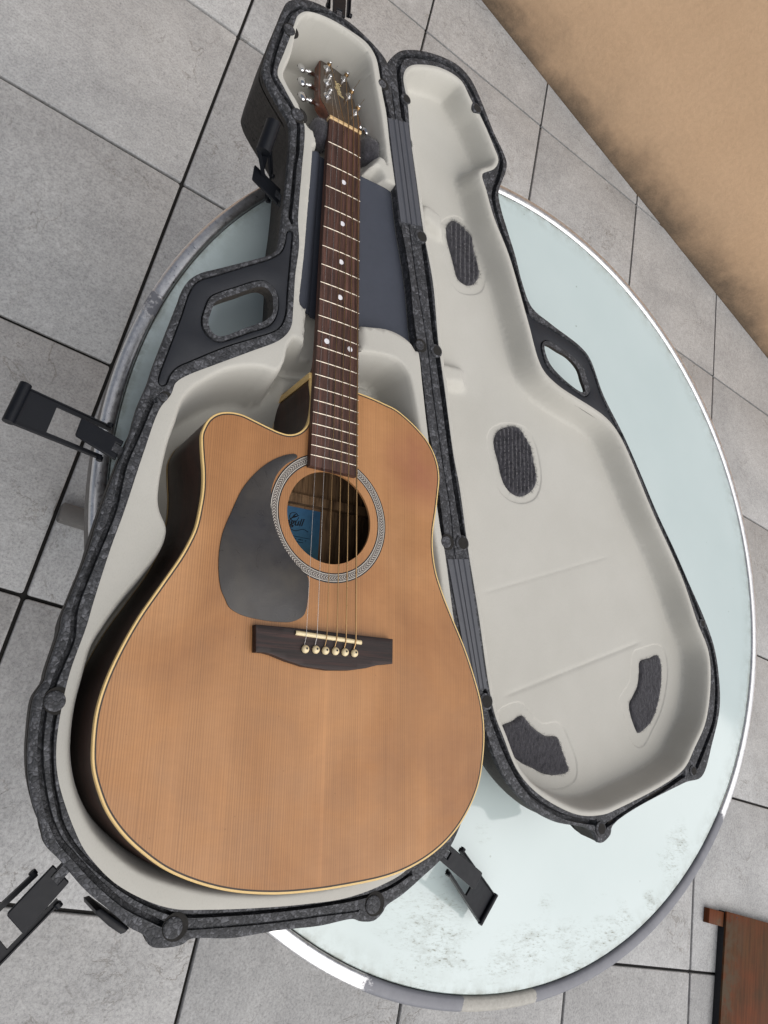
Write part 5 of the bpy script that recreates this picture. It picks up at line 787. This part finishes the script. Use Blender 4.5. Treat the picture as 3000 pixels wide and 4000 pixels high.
for p in pins:
    if pp is None:
        pp = MB().lathe([(2.6, 0), (3.9, .8), (4.1, 1.8), (3.7, 3.1), (2.6, 4.1), (1.1, 4.6), (.3, 4.7)], (0, 0, 0), n=18).build('bridge_pin', M['bone'], br, smooth=60)
        pp.location = (p[0]*.001, p[1]*.001, (SB+8)*.001)
        dot = MB().lathe([(1.1, 4.2), (1.1, 4.75), (.9, 4.85)], (0.4, .5, 0), n=10).build('pin_dot', M['print'], br, smooth=0); dot.location = pp.location; dot0 = dot
    else:
        for src in (pp, dot0):
            c = again(src, br); c.location = (p[0]*.001, p[1]*.001, (SB+8)*.001)

# neck, board, frets
SCL = 648.; w0, w1 = D['fret_w'][0]*1000, D['fret_w'][1]*1000
bw = lambda y: (w0+w1*y/SCL)/2
fpos = lambda k: SCL*(1-2**(-k/12))
END = fpos(21)+12.5
ys = np.linspace(0, END, 30); radz = lambda x, y: -2.0*(x/bw(y))**2*.35
mb = MB(); xs = np.linspace(-1, 1, 9)
rows = [[(x*bw(y), -y, radz(x*bw(y), y)) for x in xs] for y in ys]
rows2 = [[(-bw(y)-.1, -y, -8.2)]+r+[(bw(y)+.1, -y, -8.2)] for r, y in zip(rows, ys)]
mb.ribbon(rows2, closed=False)
mb.add(rows2[-1], [tuple(range(len(rows2[-1])))]); fb = mb.build('fretboard', M['fret_b'], gt, smooth=30, weld='n')
for k in range(1, 22):
    y = fpos(k); b = bw(y)+.25
    pth = [(x*b, -y, radz(x*b, y)+.05) for x in np.linspace(-1, 1, 9)]
    m_ = MB(); m_.tube(pth, [.6]+[.95]*7+[.6], 8); m_.build('fret', M['fretm'], fb, smooth=60)
for k, xo in ((3, (0,)), (5, (0,)), (7, (0,)), (9, (0,)), (12, (-.56, .56))):
    y = (fpos(k)+fpos(k-1))/2
    for x in xo:
        X = x*bw(y); MB().lathe([(3.3, -.5), (3.3, .06), (2.9, .1)], (X, -y, radz(X, y)+.02), n=20).build('inlay_dot', M['pearl'], fb, smooth=0)
nb = w0/2+.3
MB().ribbon([[(x, yy, zz) for yy, zz in ((0, -8), (0, .6), (.8, 1.6), (4.2, 1.3), (5, .2), (5, -8))] for x in np.linspace(-nb, nb, 7)], closed=False).add([(-nb, 0, -8), (-nb, 0, .6), (-nb, .8, 1.6), (-nb, 4.2, 1.3), (-nb, 5, .2), (-nb, 5, -8)], [(0, 1, 2, 3, 4, 5)]).add([(nb, 0, -8), (nb, 0, .6), (nb, .8, 1.6), (nb, 4.2, 1.3), (nb, 5, .2), (nb, 5, -8)], [(5, 4, 3, 2, 1, 0)]).build('nut', M['nutm'], gt, smooth=30)
mb = MB(); loops = []
for y in list(np.linspace(-2, 320, 12))+[345, 362]:
    dep = 15+3*y/350 if y <= 320 else (22 if y < 350 else 60)
    b = bw(max(y, 0))
    loops.append([(b*math.cos(a_)*1.0, -y, -6.0-dep*math.sin(a_)) for a_ in np.linspace(0, math.pi, 13)])
mb.ribbon(loops, closed=False); mb.build('neck', M['neckw'], gt, smooth=60, weld='n')

# headstock
ha = math.radians(16); HM = Matrix.Translation((0, 0, -.0045)) @ Matrix(((1, 0, 0, 0), (0, math.cos(ha), math.sin(ha), 0), (0, -math.sin(ha), math.cos(ha), 0), (0, 0, 0, 1)))
hp_ = arr('head'); HP = np.vstack([[(-21.5, 4)], hp_, [(23.5, 4)]])
HPo = ccw(rs(HP, 2, k=5))
mb = MB(); mb.slab(HPo, -15.5, -.8, .6); hd = mb.build('headstock', M['neckw'], gt, smooth=35); hd.matrix_local = HM
MB().slab(inset(HPo, 1.1), -.8, .4, .3).build('faceplate', M['face'], hd, smooth=35)
MB().ribbon([[(x, 0, -6+0*x), (x, 7, -3), (x, 26, -16)] for x in (-22, 24)], closed=False).build('neck_root', M['neckw'], gt, smooth=30)
# tuners: post with washer on the face, button on the edge
def tuner_mesh():
    po = MB(); po.lathe([(2.4, 0), (2.4, 3.5), (1.9, 5), (1.8, 7.5), (2.5, 9), (2.5, 10.3), (1.9, 10.9)], (0, 0, .4), n=16)
    wa = MB(); wa.lathe([(5.8, 0), (5.6, .8), (4.4, 1.2), (3.4, 1.3), (3.2, 2.8), (2.8, 3.0)], (0, 0, .4), n=22)
    bu = MB(); R90 = Matrix.Rotation(-math.pi/2, 4, 'Y')
    bu.lathe([(2.6, 0), (2.6, 5), (3.6, 5.6), (3.6, 11), (2, 11.6), (1.7, 14.5)], (-26, 0, -11), R90, 14)
    pr = []
    for u in np.linspace(0, 1, 9):        # kidney shaped button
        a_ = math.sin(math.pi*min(max(u, .02), .98))**.55
        pr.append([(-40-u*13, 9.4*a_*math.cos(q), -11+4.2*a_*math.sin(q)) for q in np.linspace(0, 2*math.pi, 18, endpoint=False)])
    bu.ribbon(pr); return po, wa, bu
po, wa, bu = tuner_mesh(); first = None
for k, p in enumerate(D['posts']):
    left = k < 3
    tz = 0; Mx = Matrix.Translation((p[0]*.001, p[1]*.001, 0))
    by2 = [122.5, 86.2, 48.5][k % 3]
    By = Matrix.Translation(((-.001*(0+3.2*(k % 3)) if left else .001*(3.0*(k % 3)))+ (.004 if left else -.004), by2*.001, 0)) @ (Matrix.Identity(4) if left else Matrix.Rotation(math.pi, 4, 'Z'))
    # the button's own turn about its shaft
    if first is None:
        a_ = po.build('tuner', M['chrome'], hd, smooth=50); b_ = wa.build('washer', M['chrome'], a_, smooth=50); c_ = bu.build('button', M['chrome'], a_, smooth=60); first = (a_, b_, c_)
    else:
        a_ = again(first[0], hd); b_ = again(first[1], a_); c_ = again(first[2], a_)
    a_.matrix_local = Mx
    c_.matrix_local = Mx.inverted() @ By
# logo on the headstock
lo = D['logo'][0]
mb = MB(); mb.tube([(lo[0]+7.4*math.cos(q), lo[1]+6.2*math.sin(q), .45) for q in np.linspace(.3, 2*math.pi-.2, 36)], .75, 5); mb.tube([(lo[0]+5.6*math.cos(q), lo[1]+4.6*math.sin(q), .45) for q in np.linspace(.3, 2*math.pi-.2, 30)], .3, 5)
mb.tube([(lo[0]-7, lo[1]-3, .45), (lo[0]-2, lo[1]-.5, .45), (lo[0]+2, lo[1]+.5, .45), (lo[0]+7, lo[1]+4, .45)], [.5, 1.2, 1.2, .3], 6); mb.tube([(lo[0]-1, lo[1], .45), (lo[0]+1, lo[1]+3, .45), (lo[0]+5, lo[1]+4.5, .45)], [1, .8, .2], 6)
mb.build('bird_emblem', M['gold'], hd)
l1, l2 = D['logo'][1], D['logo'][2]
text_mesh('Seagull', .0125, 'lettering', M['gold'], hd, Matrix.Translation((.001*(l1[0]+.5), .001*(l1[1]-16), .00045)) @ Matrix.Rotation(-math.pi/2+.02, 4, 'Z'), .4)

# strings: post - nut - saddle - pin (thin treble strings at the left)
gauge = [.17, .21, .34, .44, .55, .68]
def to_g(p): return HM @ Vector((p[0]*.001, p[1]*.001, p[2]*.001))*1000
order = [2, 1, 0, 3, 4, 5]                      # outer strings go to the nearest posts
order = [2, 1, 0, 3, 4, 5]
for k in range(6):
    nx = (-.81+1.62*k/5)*w0/2
    p = D['posts'][order[k]]; side = 1 if order[k] < 3 else -1
    pst = to_g((p[0]+side*2.4, p[1]-.5, 7.5 if order[k] < 3 else 8.5))
    s_ = strs[k]; q = pins[k]
    path = [pst, Vector((nx, 4.5, 1.75)), Vector((nx, 1, 2.0)), Vector((nx+(s_[0]-nx)*.5, s_[1]*.5, 2.6)), Vector((s_[0], s_[1]+.5, SB+11.9)), Vector((s_[0]+(q[0]-s_[0])*.25, s_[1]-2.5, SB+11.2)), Vector((q[0]-.8, q[1]+2.5, SB+8.5))]
    mb = MB(); mb.tube(path, gauge[k]*1.2, 7)
    wr = order[k] if True else 0
    a0 = [to_g((p[0]+2.55*math.cos(t_), p[1]+2.55*math.sin(t_), 4.8+(t_/6.2832)*1.2)) for t_ in np.linspace(0, 6.2832*3, 40)]
    mb.tube(a0, max(gauge[k], .35)*1.15, 6)
    if order[k] in (4, 5, 1):
        e0 = to_g((p[0], p[1], 8)); mb.tube([e0, to_g((p[0]+5, p[1]+9, 17)), to_g((p[0]+7, p[1]+14, 20 if order[k] != 5 else 15))], .3, 5)
    mb.build('string', M['plain'] if k < 2 else M['bronze'], gt, smooth=60)

# felt neck rests left and right of the neck, in the case
def blob(cx, cy, cz, ax, ay, az, rot):
    m_ = MB(); n1, n2 = 20, 26; loops = []; pts = []; nr = []
    R_ = Matrix.Rotation(rot, 4, 'Z')
    for i in range(1, n1):
        th = math.pi*i/n1; l = []
        for j in range(n2):
            ph = 2*math.pi*j/n2
            d = Vector((math.sin(th)*math.cos(ph), math.sin(th)*math.sin(ph), math.cos(th)))
            sgn = lambda x, e: math.copysign(abs(x)**e, x)
            q = Vector((ax*sgn(d.x, .7), ay*sgn(d.y, .7), az*sgn(d.z, .7)))
            q *= 1+.06*noise.noise(q*.12+Vector((cx, cy, 0)))
            q = R_ @ q+Vector((cx, cy, cz)); l.append(tuple(q)); pts.append(tuple(q)); nr.append(tuple(R_ @ d))
        loops.append(l)
    b0 = len(m_.v); m_.ribbon(loops); m_.f.append(tuple(range(b0, b0+n2))); m_.f.append(tuple(range(b0+(n1-2)*n2, b0+(n1-1)*n2))); fuzz(m_, pts, nr, 1500, 4.5, .16); return m_.build('neck_rest', M['felt'], case, smooth=80, weld=False)
def gcase(x, y, z):
    P = GM @ Vector((x*.001, y*.001, z*.001)); return (P-CO)*1000
for x, y, z, ax in [(-28,-14,-19,13),(46,-3,-19,14)]:
    c = gcase(x, y, z); blob(c.x, c.y, c.z, ax, 19, 15, .19)

# ------------------------------------------------------------------ low wooden board at lower right
bd = thing('wooden_platform', 'low reddish brown wooden board with a short batten lying on the tiles', 'wooden board', (2.125, -1.828, 0))
bd.rotation_euler = (0, 0, math.radians(-3.5))
MB().slab(crisp(np.array([(0, -620), (620, -620), (620, 0), (0, 0)], float), 100), 21, 27, 1.).build('board', M['board'], bd, smooth=30)
MB().slab(crisp(np.array([(.8, -616), (616, -616), (616, -1), (.8, -1)], float), 100), 0, 21).build('gap_shade', M['print'], bd, smooth=0)  # black slab standing in for the shadow gap beneath the board
MB().slab(crisp(np.array([(-72, -44), (-1, -44), (-1, -4), (-72, -4)], float), 100), 1, 19, 1.5).build('batten', M['board'], bd, smooth=30)
MB().lathe([(2.6, 26.8), (2.6, 27.3), (1.5, 27.4)], (51, -9, 0), n=12).build('nail', M['print'], bd, smooth=0)
